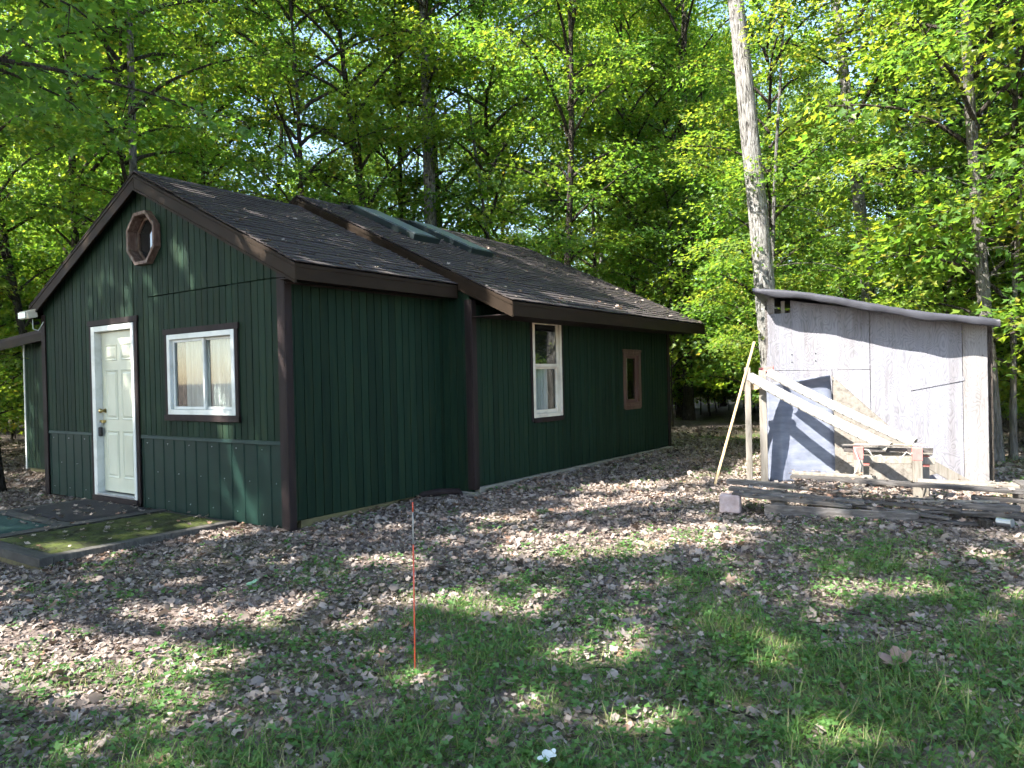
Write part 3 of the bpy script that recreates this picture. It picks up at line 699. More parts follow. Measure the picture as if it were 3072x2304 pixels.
# the dirty pale panel leaning behind it
MB().poly_prism([Q(.80, .13, 1.5), Q(.82, .16, 1.40), Q(.83, .30, .12), Q(1.45, .42, .12), Q(1.98, .36, .30), Q(1.75, .30, .56)], SN * -.02).build('tarnished_sheet', M['speck'], None, bevel=.003)
tag(bpy.data.objects['tarnished_sheet'], 'dirty pale panel with a slanting top edge leaning on the shed', 'panel')
bl = MB().beam(Q(1.7, .6, .52), Q(2.36, .5, .11), .03, .12).build('sloping_board', M['palewood'], None, bevel=.004)
tag(bl, 'pale board sloping down to the ground at the right of the sawhorse', 'board')

# post frame, lath and gutters
fr = empty('goalpost_stand', tuple(Q(-.1, .55, .1))); tag(fr, 'pale two-post wooden frame standing at the left corner of the shed', 'frame')
O = fr.location
MB().beam(Q(-.185, .62, .08) - O, Q(-.19, .60, 1.62) - O, .075, .04, SN).build('post', M['palewood'], fr, bevel=.003)
MB().beam(Q(-.012, .50, .08) - O, Q(-.015, .50, 1.58) - O, .09, .04, SN).build('post', M['palewood'], fr, bevel=.003)
MB().beam(Q(-.30, .565, 1.36) - O, Q(.03, .565, 1.39) - O, .045, .10, SD).build('cross_rail', M['newwood'], fr, bevel=.003) if False else MB().beam(Q(-.27, .56, 1.36) - O, Q(.04, .56, 1.39) - O, .035, .085).build('cross_rail', M['newwood'], fr, bevel=.003)
MB().beam(Q(-.06, .45, 1.57) - O, Q(.12, .45, 1.585) - O, .04, .09).build('top_rail', M['redpaint'], fr, bevel=.003)
lath = MB().beam(Q(-.62, .70, .09), Q(-.10, .58, 1.95), .055, .025).build('leaning_lath', M['newwood'], None, bevel=.002)
tag(lath, 'thin raw pine lath leaning against the left post of the frame', 'lath')
def gutter(p0, p1, w, h, label):
    p0 = Vector(p0); p1 = Vector(p1); x = (p1 - p0).normalized(); yv = Vector((0, 0, 1)).cross(x).normalized(); zv = x.cross(yv)
    if yv.dot(SN) < 0: yv = -yv
    pr = [(-.5, .5), (-.42, .52), (-.44, .05), (-.3, -.42), (.1, -.5), (.44, -.3), (.5, .3), (.46, .5), (.36, .5), (.44, .4), (.4, -.2), (.08, -.4), (-.24, -.34), (-.38, .0), (-.36, .45)]
    # closed sheet-metal profile, open side turned away from the viewer
    pr = [(-.5, -.1), (-.45, .35), (-.1, .5), (.3, .42), (.5, .1), (.5, -.35), (.42, -.5), (.44, -.34), (.43, .06), (.26, .34), (-.1, .42), (-.39, .3), (-.43, -.1)]
    m = MB(); n = len(pr); N = 9
    for i in range(N):
        c = p0 + (p1 - p0) * i / (N - 1) + zv * (-.02 * math.sin(math.pi * i / (N - 1)))
        for a, b in pr: m.v.append(tuple(c + yv * a * w + zv * b * h))
    for i in range(N - 1):
        for j in range(n):
            a = i * n + j; b = i * n + (j + 1) % n; m.f.append((a, b, b + n, a + n))
    m.f.append(tuple(range(n - 1, -1, -1))); m.f.append(tuple(range((N - 1) * n, N * n)))
    e = empty('gutter', tuple(p0)); 
    g = m.build('gutter_channel', M['gutter'], None); g.parent = e; g.location = -p0
    bm = bmesh.new(); bm.from_mesh(g.data); bmesh.ops.recalc_face_normals(bm, faces=bm.faces); bm.to_mesh(g.data); bm.free()
    L = (p1 - p0).length
    for i in range(1, int(L / .11)):
        c = p0 + x * (i * .11) + yv * w * .5 - zv * (h * .36 + .02 * math.sin(math.pi * i * .11 / L))
        q = MB().tube([c - p0, c - p0 + yv * .008], .006, 6).build('screw', M['black'], e)
    tag(e, label, 'gutter', 'white gutters propped on the post frame')
gutter(Q(-.15, .66, 1.505), Q(1.36, 1.42, .70), .115, .11, 'lower and nearer of the two white gutters sloping from frame to sawhorse')
gutter(Q(.07, .50, 1.55), Q(1.62, 1.30, .74), .105, .1, 'upper and farther of the two white gutters sloping from frame to sawhorse')

# sawhorse with red-topped posts
sw = empty('sawhorse', tuple(Q(1.3, 1.4, .1))); tag(sw, 'wooden sawhorse rack with red-topped posts behind the lumber pile', 'sawhorse'); O = sw.location
for (s, t, w) in ((1.045, 1.5, .095), (1.62, 1.5, .1), (1.72, 1.2, .07), (1.12, 1.2, .07)):
    p = MB().beam(Q(s, t, .08) - O, Q(s, t, .70 if t > 1.4 else .60) - O, w, .09, SD).build('post', M['palewood'], sw, bevel=.004)
    zt = .70 if t > 1.4 else .60
    MB().beam(Q(s, t, zt - .13) - O, Q(s, t, zt + .004) - O, w + .006, .097, SD).build('painted_top', M['redpaint'], p, bevel=.003)
MB().beam(Q(.9, 1.42, .665) - O, Q(1.78, 1.42, .67) - O, .035, .05).build('rail', M['greywood'], sw, bevel=.003)
MB().beam(Q(.93, 1.40, .56) - O, Q(1.80, 1.40, .555) - O, .035, .075).build('rail', M['palewood'], sw, bevel=.003)
MB().beam(Q(.9, 1.28, .60) - O, Q(1.79, 1.28, .62) - O, .06, .035).build('rail', M['palewood'], sw, bevel=.003)
for i, (s0, s1, t, z, w, lab) in enumerate(((.88, 1.5, 1.44, .715, .03, 'thin grey stick lying nearest the viewer on the sawhorse rail'), (1.0, 1.74, 1.38, .72, .022, 'thin tan stick lying along the middle of the sawhorse rail'), (.9, 1.35, 1.34, .71, .025, 'short pale stick lying at the back of the sawhorse rail'))):
    tag(MB().beam(Q(s0, t, z), Q(s1, t + .03, z + .006), w, .016).build('stick', (M['greywood'], M['newwood'], M['palewood'])[i], None, bevel=.002), lab, 'stick')
cord = [Q(1.0, 1.56, .70), Q(1.05, 1.58, .55), Q(1.0, 1.62, .42), Q(.82, 1.9, .33), Q(.6, 2.1, .30)]
cm = MB()
pts = []
for a, b in zip(cord[:-1], cord[1:]):
    for i in range(4): pts.append(a.lerp(b, i / 4))
pts.append(cord[-1]); cm.tube(pts, .007, 6)
tag(cm.build('cord', M['cord'], None, smooth=True), 'pale cord hanging from the sawhorse down onto the lumber', 'cord')
cm = MB(); pts = [Q(1.1 + .5 * i / 12, 1.52 + .04 * math.sin(i), .68 - .1 * math.sin(math.pi * i / 12) + .03 * math.sin(i * 2.1)) for i in range(13)]; cm.tube(pts, .006, 6)
tag(cm.build('cord', M['cord'], None, smooth=True), 'pale cord strung loosely between the two red-topped sawhorse posts', 'cord')

# lumber pile
LUM = [  # s0, t0, z0, s1, t1, z1 (centre line ends), width(t), height, material, label
    (.12, 2.62, .155, 1.50, 2.68, .14, .04, .12, 'greywood', 'dark plank on edge lying on the ground at the front of the lumber pile'),
    (-.20, 2.52, .295, .93, 2.64, .235, .09, .04, 'greywood', 'short split timber at the front left of the lumber pile, resting on the pink block'),
    (-.24, 2.42, .335, 1.05, 2.58, .262, .10, .038, 'greywood', 'second timber from the front at the left end of the lumber pile'),
    (-.28, 2.24, .385, 1.0, 2.36, .33, .14, .045, 'greywood', 'long flat timber at the back left of the pile with a sunlit left end'),
    (.36, 2.06, .43, 2.95, 2.27, .355, .15, .036, 'greywood', 'longest board on top of the lumber pile running past the sawhorse'),
    (.37, 1.96, .458, 1.2, 2.02, .44, .09, .03, 'palewood', 'short pale board lying on top of the pile below the blue sheet'),
    (.55, 2.40, .29, 1.86, 2.56, .225, .11, .032, 'greywood', 'middle board of the lumber pile carrying a drift of dead leaves'),
    (.9, 2.54, .235, 1.75, 2.70, .165, .07, .025, 'greywood', 'thin board wedged between the front plank and the middle board'),
    (1.3, 2.34, .265, 2.35, 2.44, .235, .12, .06, 'greywood', 'squared dark timber under the right half of the longest board'),
    (1.35, 2.64, .135, 2.02, 2.72, .125, .10, .025, 'greywood', 'low flat board on the ground at the front right of the pile'),
    (1.8, 2.48, .19, 3.4, 2.66, .165, .12, .04, 'greywood', 'grey board running out of the picture low at the right end'),
    (1.6, 1.66, .36, 3.6, 1.80, .34, .2, .04, 'palewood', 'sunlit pale plank at the far right end behind the dark lumber'),
    (2.0, 2.20, .295, 3.5, 2.42, .27, .10, .04, 'greywood', 'grey beam end lying under the tip of the longest board'),
    (.7, 2.50, .262, 2.2, 2.37, .288, .05, .02, 'palewood', 'narrow pale strip crossing the middle of the lumber pile at a slant'),
    (1.1, 2.60, .2, 2.6, 2.52, .205, .06, .022, 'greywood', 'narrow dark strip slanting across the front of the pile'),
]
for (s0, t0, z0, s1, t1, z1, w, h, mt, lab) in LUM:
    tag(MB().beam(Q(s0, t0, z0), Q(s1, t1, z1), w, h).build('plank', M[mt], None, bevel=.004), lab, 'plank', 'planks of the lumber pile')
for (s, t, hh, lab) in ((.25, 2.3, .2, 'dark bearer block under the left part of the lumber pile'), (2.2, 2.2, .17, 'dark bearer block under the right part of the lumber pile'), (2.55, 1.76, .29, 'dark bearer block under the sunlit pale plank')):
    tag(MB().beam(Q(s, t - .25, .1 + hh / 2), Q(s, t + .25, .1 + hh / 2), .14, hh).build('bearer_block', M['greywood'], None, bevel=.006), lab, 'block')
tag(MB().beam(Q(-.33, 2.5, .19), Q(-.12, 2.5, .19), .16, .19).build('concrete_block', M['pinkstone'], None, bevel=.012), 'pinkish concrete block under the left end of the lumber pile', 'block')
can = empty('tin_can', tuple(Q(2.16, 2.78, .17))); tag(can, 'pale tin can lying beside a dark post stub at the right end of the pile', 'can')
MB().tube([(-.055, .02, 0), (.055, -.02, 0)], .038, 18).build('can_body', M['steel'], can, smooth=False)
MB().tube([(.056, -.0204, 0), (.06, -.022, 0)], .04, 18).build('rim', M['gutter'], can)
tag(MB().beam(Q(2.02, 2.76, .0), Q(2.02, 2.76, .185), .1, .1, SD).build('post_stub', M['bark_dark'], None, bevel=.01), 'short dark wooden stub in the ground beside the tin can', 'stub')

# marker rod
rod = empty('marker_rod', (3.53, -1.95, gz(0, -1.95))); tag(rod, 'thin orange marker rod standing upright in the leaf litter', 'marker rod')
tp = Vector((.012, .0, .975))
for a, b, mt, nm in ((-.06, .75, 'orange', 'rod_shaft'), (.7505, .93, 'gutter', 'white_band'), (.9305, .985, 'orange', 'rod_tip')):
    MB().tube([tp * a, tp * (a + b) / 2, tp * b], .0042, 8).build(nm, M[mt], rod, smooth=True)

# ------------------------------------------------------------------ leaf machinery
LOBED = (np.array([(0, 0, 0), (-.5, .42, .1), (-.2, .5, .03), (0, 1, -.06), (.2, .5, .03), (.5, .42, .1)], float),
         np.array([(0, 2, 1), (0, 3, 2), (0, 4, 3), (0, 5, 4)]))
RHOMB = (np.array([(0, 0, 0), (-.38, .5, .06), (0, 1, 0), (.38, .5, .06)], float), np.array([(0, 2, 1), (0, 3, 2)]))
OVAL = (np.array([(0, 0, 0), (-.36, .45, .16), (.05, 1, .2), (.34, .52, .2), (0, .5, -.02)], float), np.array([(0, 4, 1), (1, 4, 2), (2, 4, 3), (3, 4, 0)]))
CURL = (np.array([(0, .42, -.02), (0, 0, .04), (-.4, .16, .12), (-.34, .42, .05), (-.46, .7, .2), (-.16, .72, .03), (.03, 1, .2), (.2, .7, .02), (.44, .76, .24), (.36, .4, .06), (.36, .12, .16)], float),
        np.array([(0, k, k + 1 if k < 10 else 1)[::-1] for k in range(1, 11)]))
BLADE = (np.array([(-.5, 0, 0), (.5, 0, 0), (-.42, .45, .1), (.42, .45, .1), (0, 1, .45)], float), np.array([(0, 1, 3), (0, 3, 2), (2, 3, 4)]))
def norm(a): return a / np.maximum(np.linalg.norm(a, axis=1, keepdims=True), 1e-9)
def leaf_mesh(name, P, A, N, size, tpl, mat, tint, width=None):
    """P positions, A pointing axis, N normals, all (n,3)"""
    tv, tf = tpl; n = len(P); k = len(tv)
    A = norm(A); X = norm(np.cross(A, N)); Nn = np.cross(X, A)
    w = size if width is None else width
    V = P[:, None, :] + X[:, None, :] * (tv[None, :, 0, None] * w[:, None, None]) + A[:, None, :] * (tv[None, :, 1, None] * size[:, None, None]) + Nn[:, None, :] * (tv[None, :, 2, None] * size[:, None, None])
    F = (tf[None] + (np.arange(n) * k)[:, None, None]).reshape(-1, 3)
    me = bpy.data.meshes.new(name); me.vertices.add(n * k); me.vertices.foreach_set('co', V.reshape(-1).astype(np.float32))
    nf = len(F); me.loops.add(nf * 3); me.loops.foreach_set('vertex_index', F.reshape(-1).astype(np.int32))
    me.polygons.add(nf); me.polygons.foreach_set('loop_start', (np.arange(nf) * 3).astype(np.int32)); me.polygons.foreach_set('loop_total', np.full(nf, 3, np.int32))
    at = me.attributes.new('tint', 'FLOAT', 'POINT'); at.data.foreach_set('value', np.repeat(tint, k).astype(np.float32))
    me.materials.append(mat); me.update(calc_edges=True); return me

def limb_path(rg, h0, az, L, el0, el1, n=7, base=(0, 0)):
    p = np.array([base[0], base[1], h0], float); pts = [p.copy()]; a = az
    for i in range(n - 1):
        e = el0 + (el1 - el0) * i / (n - 2); a += rg.normal(0, .12)
        p = p + L / (n - 1) * np.array([math.cos(a) * math.cos(e), math.sin(a) * math.cos(e), math.sin(e)]); pts.append(p.copy())
    return np.array(pts)
def sprays(rg, cen, out, nl, rad):
    """flat sprays of leaves round each centre; out = direction the twig grows"""
    n = len(cen); C = np.repeat(cen, nl, 0); O = np.repeat(out, nl, 0); m = n * nl
    tilt = np.repeat(norm(np.stack([rg.normal(0, .28, n), rg.normal(0, .28, n), np.ones(n)], 1)), nl, 0)
    r = rad * np.sqrt(rg.random(m)); th = rg.random(m) * 2 * math.pi
    U = norm(np.cross(tilt, O)); Vv = np.cross(U, tilt)
    off = U * (r * np.cos(th))[:, None] + Vv * (r * np.sin(th) * 1.25)[:, None]
    P = C + off + tilt * rg.normal(0, .05, m)[:, None]; P[:, 2] -= .25 * r * r / rad
    A = norm(off + O * .25 * rad + rg.normal(0, .15, (m, 3)) + np.array([0, 0, -.12]))
    N = norm(tilt + rg.normal(0, .38, (m, 3)))
    return P, A, N
def crown_variant(name, seed, H, z0, z1, Rm, nlimb, nsp, nl, leaf, tpl, low=.55, srad=.55):
    rg = np.random.default_rng(seed); br = MB(); Cs = []; Os = []; Lc = []
    for i in range(nlimb):
        f = (i + rg.random()) / nlimb; h = z0 + (z1 - z0) * f
        prof = (low + (1 - low) * math.sin(min(1, f * 1.6) * math.pi / 2)) * (1 - max(0, f - .55) / .45 * .75)
        L = Rm * prof * rg.uniform(.7, 1.15); az = i * 2.39996 + rg.normal(0, .3)
        pts = limb_path(rg, h, az, L, rg.uniform(.35, .8) + .5 * f, rg.uniform(-.15, .2) + .6 * max(0, f - .6))
        r0 = .012 + .011 * L
        br.tube([tuple(p) for p in pts], [r0 * (1 - .85 * k / (len(pts) - 1)) for k in range(len(pts))], 5, False)
        for k in range(nsp):
            t = rg.uniform(.3, 1.0) ** .8; q = t * (len(pts) - 1); a = min(int(q), len(pts) - 2); c = pts[a] + (pts[a + 1] - pts[a]) * (q - a)
            d = pts[a + 1] - pts[a]; side = np.array([-d[1], d[0], 0]); side /= max(np.linalg.norm(side), 1e-6)
            e = c + side * rg.normal(0, .45) * (1.15 - t * .6) + np.array([0, 0, rg.normal(.02, .14)])
            Cs.append(e); o = (e - c) + d * .8; o[2] *= .4; Os.append(o / max(np.linalg.norm(o), 1e-6)); Lc.append(rg.random())
            br.tube([tuple(c), tuple(c * .5 + e * .5 + np.array([0, 0, .03])), tuple(e)], [.009, .006, .004], 3, False)
    Cs = np.array(Cs); Os = np.array(Os)
    P, A, N = sprays(rg, Cs, Os, nl, srad)
    m = len(P); tint = np.clip(np.repeat(np.array(Lc), nl) * .55 + rg.normal(.12, .1, m), 0, .92); tint[rg.random(m) < .012] = 1
    me = leaf_mesh(name, P, A, N, leaf * rg.uniform(.7, 1.25, m), tpl, M['leaf'], tint)
    return me, br.mesh(name + '_branches', M['bark_dark'], smooth=True)
VAR = {
    'a': crown_variant('crown_a', 1, 16, 2.6, 15.5, 3.9, 36, 8, 84, .098, LOBED),
    'b': crown_variant('crown_b', 2, 15, 3.4, 14.5, 3.4, 32, 8, 84, .098, LOBED),
    'c': crown_variant('crown_c', 3, 17, 4.5, 16.5, 3.6, 32, 9, 78, .1, LOBED),
    'd': crown_variant('crown_d', 4, 15, 1.6, 14.0, 3.0, 36, 8, 78, .095, LOBED),
    's': crown_variant('crown_s', 5, 5, .7, 5.2, 1.9, 22, 6, 60, .09, LOBED, srad=.44),
    'u': crown_variant('crown_u', 6, 3.4, .35, 3.3, 1.6, 18, 6, 56, .09, LOBED, srad=.42),
}
VAR['e'] = crown_variant('crown_e', 9, 17, 7.6, 16.5, 4.2, 28, 9, 78, .1, LOBED)
M['needle'] = mk_leaf('hemlock_needles', [(0, (.012, .032, .012)), (1, (.025, .055, .018))], [(0, (.03, .08, .02)), (1, (.06, .13, .03))], .2, .6)
_l = M['leaf']; M['leaf'] = M['needle']; VAR['h'] = crown_variant('crown_h', 12, 12, .8, 11.5, 2.6, 60, 9, 46, .07, RHOMB, low=.9, srad=.34); M['leaf'] = _l
VH = {'h': 12, 'e': 17, 'a': 16, 'b': 15, 'c': 17, 'd': 15, 's': 5.3, 'u': 3.4}
def trunk_mesh(seed, H, r, sides=12, wob=.1, flare=1.35, mat=None, lump=.03):
    rg = np.random.default_rng(seed); n = 20; m = MB(); ph = rg.random(4) * 6
    for i in range(n + 1):
        f = (i / n) ** 1.35; z = H * f - (.25 if i == 0 else 0)
        rr = r * (1 - .82 * f) * (1 + (flare - 1) * math.exp(-z / .45))
        ox = wob * (math.sin(f * 5 + ph[0]) - math.sin(ph[0])) * f * 2; oy = wob * (math.sin(f * 4 + ph[1]) - math.sin(ph[1])) * f * 2
        for k in range(sides):
            a = 2 * math.pi * k / sides; q = rr * (1 + lump * math.sin(3 * a + ph[2] + z) + lump * .8 * math.sin(5 * a + ph[3] - z * 1.7) + lump * rg.normal())
            m.v.append((ox + q * math.cos(a), oy + q * math.sin(a), z))
    for i in range(n):
        for k in range(sides):
            j = (k + 1) % sides; m.f.append((i * sides + k, i * sides + j, (i + 1) * sides + j, (i + 1) * sides + k))
    m.f.append(tuple(range(n * sides, n * sides + sides)))
    return m.mesh('trunk', mat or M['bark'], smooth=True)
CR = Vector((math.cos(yaw), math.sin(yaw), 0))
def tree(name, x, y, d, lean, var, label, scale=1.0, mat='bark', group=None, seed=0, trunk=None, rot=None, cat='tree', az=None, rz=None):
    g = gz(x, y) + max(0, min(1, (math.hypot(x - 2, y - 2) - 40) / 100)) * 2.0 - .02
    e = empty(name, (x, y, g))
    axis = fwd0 if az is None else az
    e.rotation_mode = 'QUATERNION'
    from mathutils import Quaternion
    e.rotation_quaternion = Quaternion(fwd0, -lean)  # lean > 0 tips the top to the left seen from the yard
    H = VH[var] * scale
    t = trunk if trunk else trunk_mesh(seed + 11, H, d / 2, mat=M[mat])
    link(bpy.data.objects.new('trunk', t), e)
    cr, br = VAR[var]; a = rot if rot is not None else random.random() * 6.28
    for nm, me in (('crown', cr), ('branches', br)):
        o = link(bpy.data.objects.new(nm, me), e); o.scale = (scale, scale, scale); o.rotation_euler = (0, 0, a)
    return tag(e, label, cat, group)

# ------------------------------------------------------------------ trees one can tell apart
T = [
 ('maple_tree', 2.72, 8.03, .39, .07, 'e', 'big grey-barked maple leaning left just behind the left corner of the shed', 1.15, 'bark_pale'),
 ('maple_tree', -6.95, 10.2, .45, 0, 'e', 'thick straight maple rising behind the roof beyond the two skylights', 1.1, 'bark'),
 ('maple_tree', -8.43, 3.05, .21, .045, 'b', 'slim pale-patched tree right behind the peak of the front gable', 1.1, 'bark'),
 ('maple_tree', -10.55, 2.78, .2, 0, 'a', 'dark straight tree left of the front gable peak', 1.05, 'bark_dark'),
 ('maple_tree', -8.9, 1.5, .17, .2, 'd', 'dark tree at far left tilting strongly to the left', .9, 'bark_dark'),
 ('maple_tree', -11.83, 6.78, .17, 0, 'b', 'thin upright tree seen over the middle of the front roof', 1.0, 'bark_dark'),
 ('maple_tree', -8.93, 7.6, .17, .02, 'b', 'slender tree directly behind the peak of the rear roof', 1.05, 'bark_dark'),
 ('maple_tree', -7.75, 9.67, .25, .125, 'a', 'tree tilting left between the rear roof peak and the thick straight maple', 1.1, 'bark_dark'),
 ('maple_tree', -8.99, 11.23, .22, 0, 'b', 'tree just left of the thick straight maple and farther back', 1.1, 'bark_dark'),
 ('maple_tree', -9.28, 13.48, .28, 0, 'a', 'tree just right of the thick straight maple and farther back', 1.15, 'bark_dark'),
 ('maple_tree', -2.66, 17.43, .32, .01, 'c', 'dark straight tree standing past the far right corner of the cabin', 1.25, 'bark_dark'),
 ('maple_tree', -4.25, 17.04, .2, 0, 'd', 'thin tree in the woods above the low end of the rear roof', 1.1, 'bark_dark'),
 ('young_tree', 2.41, 8.89, .1, 0, 'd', 'thin young tree right beside the big leaning maple behind the shed', .75, 'bark'),
 ('maple_tree', 3.56, 12.76, .33, .06, 'c', 'sunlit mottled maple leaning left behind the middle of the shed roof', 1.1, 'bark_pale'),
 ('maple_tree', 3.55, 16.43, .26, 0, 'b', 'shaded tree right of the mottled maple behind the shed', 1.1, 'bark_dark'),
 ('young_tree', 5.77, 8.57, .22, .03, 'd', 'smooth-barked curving tree at the right end of the shed', .95, 'birch'),
 ('young_tree', 6.0, 8.98, .1, -.02, 's', 'thin pale ringed stem at the right edge beside the curving tree', 1.7, 'birch'),
 ('maple_tree', -6.75, -.30, .3, .03, 'c', 'dark rough-barked trunk at the left edge beside the platform', 1.0, 'bark_dark'),
]
for i, (n, x, y, d, l, v, lab, sc, bk) in enumerate(T): tree(n, x, y, d, l, v, lab, sc, bk, seed=i)
def dead_twigs(e, seed, n, z0, z1, L):
    rg = np.random.default_rng(seed); mb = MB()
    for i in range(n):
        az = rg.random() * 6.283; h = rg.uniform(z0, z1); p = limb_path(rg, h, az, rg.uniform(.5, 1) * L, rg.uniform(-.2, .5), rg.uniform(-.7, .4), 7)
        mb.tube([tuple(q) for q in p], [.011, .009, .0075, .006, .005, .004, .003], 4, False)
        for k in (2, 3, 4, 5):
            d = rg.normal(0, 1, 3); d /= np.linalg.norm(d); mid = p[k] + d * L * .12 + (p[k] - p[k - 1]) * .8
            mb.tube([tuple(p[k]), tuple(mid), tuple(mid + d * L * .1 + np.array([0, 0, -.06]))], [.005, .0035, .002], 3, False)
    mb.build('dead_branches', M['birch'], e, smooth=True)
for o in list(bpy.data.objects):
    if o.name.startswith('young_tree') and o.parent is None and o.location.x > 5: dead_twigs(o, int(o.location.y * 10), 13, 1.3, 4.6, 1.6)
    if o.name == 'maple_tree': dead_twigs(o, 3, 4, 2.8, 4.5, 1.8)
# deeper woods: alike trees that nothing tells apart
TM = [trunk_mesh(100 + i, 16, r, 9, wob=.16, mat=M[mt]) for i, (r, mt) in enumerate(((.08, 'bark_dark'), (.11, 'bark_dark'), (.14, 'bark'), (.07, 'bark'), (.17, 'bark_dark')))]
taken = [(t[1], t[2]) for t in T] + [(6.9, 12.2), (8.9, 13.2), (5.2, 14.8)]
def clear(x, y, gap):
    if -7.2 < x < 2.0 and -1.5 < y < 10.5: return False
    if -8.8 < x < -5 and -1 < y < 3: return False
    if 2.6 < x < 6.6 and 2 < y < 8.3: return False
    if -1.5 < x < 3.2 and 8 < y < 14: return False
    dx, dy = x - CAM.x, y - CAM.y; D = dx * fwd0.x + dy * fwd0.y; X = dx * right0.x + dy * right0.y
    for t in T:
        ex, ey = t[1] - CAM.x, t[2] - CAM.y; De = ex * fwd0.x + ey * fwd0.y; Xe = ex * right0.x + ey * right0.y
        if D < De - .5 and abs(X / D - Xe / De) * D < (2.6 if t[3] > .3 else 1.3): return False
    return all((x - a) ** 2 + (y - b) ** 2 > gap * gap for a, b in taken)
def camp(D, X): return CAM.x + fwd0.x * D + right0.x * X, CAM.y + fwd0.y * D + right0.y * X
rt = random.Random(21)
def scatter(n, d0, d1, gap, fn, spread=.86, pw=1.3):
    k = tries = 0
    while k < n and tries < 8000:
        tries += 1; D = d0 + (d1 - d0) * rt.random() ** pw; X = D * rt.uniform(-spread, spread); x, y = camp(D, X)
        if clear(x, y, gap): taken.append((x, y)); fn(x, y, D); k += 1
scatter(92, 15.5, 62, 1.7, lambda x, y, D: tree('woodland_tree', x, y, .2, rt.gauss(0, .03), rt.choice('abcdabcde'), 'slender leafy tree among many alike in the woods behind cabin and shed', rt.uniform(.9, 1.25), trunk=rt.choice(TM), group='trees deep in the woods'))
SM = [trunk_mesh(200 + i, 5, .028, 6, wob=.1, mat=M['bark_dark']) for i in range(3)]
scatter(60, 13.5, 38, 1.1, lambda x, y, D: tree('maple_sapling', x, y, .06, rt.gauss(0, .05), 's', 'leafy maple sapling among many alike in the understory at the wood edge', rt.uniform(.75, 1.35), trunk=rt.choice(SM), group='saplings of the understory', cat='sapling'))
UM = [trunk_mesh(300 + i, 3.2, .018, 5, wob=.08, mat=M['bark_dark']) for i in range(2)]
scatter(64, 14, 46, 1.0, lambda x, y, D: tree('low_sapling', x, y, .04, rt.gauss(0, .05), 'u', 'low bushy sapling among many alike on the forest floor', rt.uniform(.7, 1.4), trunk=rt.choice(UM), group='low saplings on the forest floor', cat='sapling'))
def screen(n, lo, hi, d0, d1):
    k = 0
    while k < n:
        D = rt.uniform(d0, d1); X = D * rt.uniform(lo, hi); x, y = camp(D, X)
        if not clear(x, y, .8): k += .05; continue
        taken.append((x, y)); k += 1
        tree('low_sapling', x, y, .04, rt.gauss(0, .05), 'u', 'low bushy sapling among many alike on the forest floor', rt.uniform(.8, 1.3), trunk=rt.choice(UM), group='low saplings on the forest floor', cat='sapling')
screen(22, .16, .44, 20, 32); screen(12, .6, .8, 13, 24); screen(14, -.8, -.6, 15, 28)
exec_extra = [
 ('maple_sapling', .3, 15.2, 's', 1.25, 'leafy sapling between the cabin and the shed, in front of the dark woods'),
 ('maple_sapling', 1.9, 10.0, 's', 1.1, 'leafy sapling at the foot of the big leaning maple'),
 ('maple_sapling', 5.0, 10.6, 's', 1.0, 'sunlit sapling behind the right half of the shed roof'),
 ('maple_sapling', 7.0, 9.8, 's', 1.2, 'bushy sapling at the right edge of the picture beyond the shed'),
 ('maple_sapling', -2.0, 14.6, 's', 1.4, 'leafy sapling behind the far right corner of the cabin'),
]
HEM = [(6.9, 12.2, 1.0, 'dark evergreen added to darken the woods behind the right end of the shed'), (8.9, 13.2, 1.1, 'dark evergreen added to darken the right edge of the woods'), (5.2, 14.8, 1.1, 'dark evergreen added to darken the woods farther back behind the shed roof')]  # evergreens with dark needles, added to darken the gap in these woods
for x, y, sc, lab in HEM: tree('hemlock_tree', x, y, .2, 0, 'h', lab, sc, 'bark_dark', seed=int(x * 10))
for n, x, y, v, sc, lab in exec_extra: tree(n, x, y, .06, 0, v, lab, sc, trunk=SM[0], cat='sapling')

# ------------------------------------------------------------------ trees at the near side that shade the yard
CAPS = [  # sun flecks on the ground: x0,y0,x1,y1,r
    (.9, -3.1, 2.0, -2.75, .42), (1.2, -2.14, 1.9, -1.67, .2), (2.63, -.96, 3.34, -.75, .14), (2.71, .72, 3.86, 1.75, .42), (3.6, 1.7, 3.95, 2.0, .3),
    (5.16, .45, 5.47, .85, .08), (4.25, -.99, 4.2, -1.3, .11), (1.66, -.4, 1.7, -.3, .16), (1.5, 1.5, 1.75, 1.65, .15), (-.62, -.35, -.5, -.2, .14), (.6, -.8, .75, -.65, .15),
    (-1.05, -1.75, -1.2, -1.6, .13), (-1.0, -.35, -1.05, -.25, .1), (4.6, -2.0, 4.8, -1.85, .05), (2.2, 2.6, 2.9, 3.6, .3), (1.9, 3.6, 2.6, 5.2, .32)]
_rf = random.Random(4)
CAPS += [(a, b, a + _rf.uniform(-.15, .15), b + _rf.uniform(-.1, .1), _rf.uniform(-.03, .05)) for a, b in ((_rf.uniform(-1, 7.5), _rf.uniform(-4, 4.2)) for _ in range(150))]
SLITS = [(-1.02, .82, -.6, .06, .05), (-1.45, .7, -1.35, .5, .03), (-2.7, 2.95, -2.5, 2.7, .05), (-3.0, 1.95, -3.02, 1.2, .07), (-.05, 2.3, -.06, 1.6, .05), (-.5, 3.0, -.15, 2.82, .11), (-1.75, 3.1, -1.7, 2.7, .03)]
def capd(gx, gy, c):
    x0, y0, x1, y1, r = c; dx, dy = x1 - x0, y1 - y0; L2 = dx * dx + dy * dy + 1e-9
    t = np.clip(((gx - x0) * dx + (gy - y0) * dy) / L2, 0, 1); return np.hypot(gx - x0 - t * dx, gy - y0 - t * dy) - r
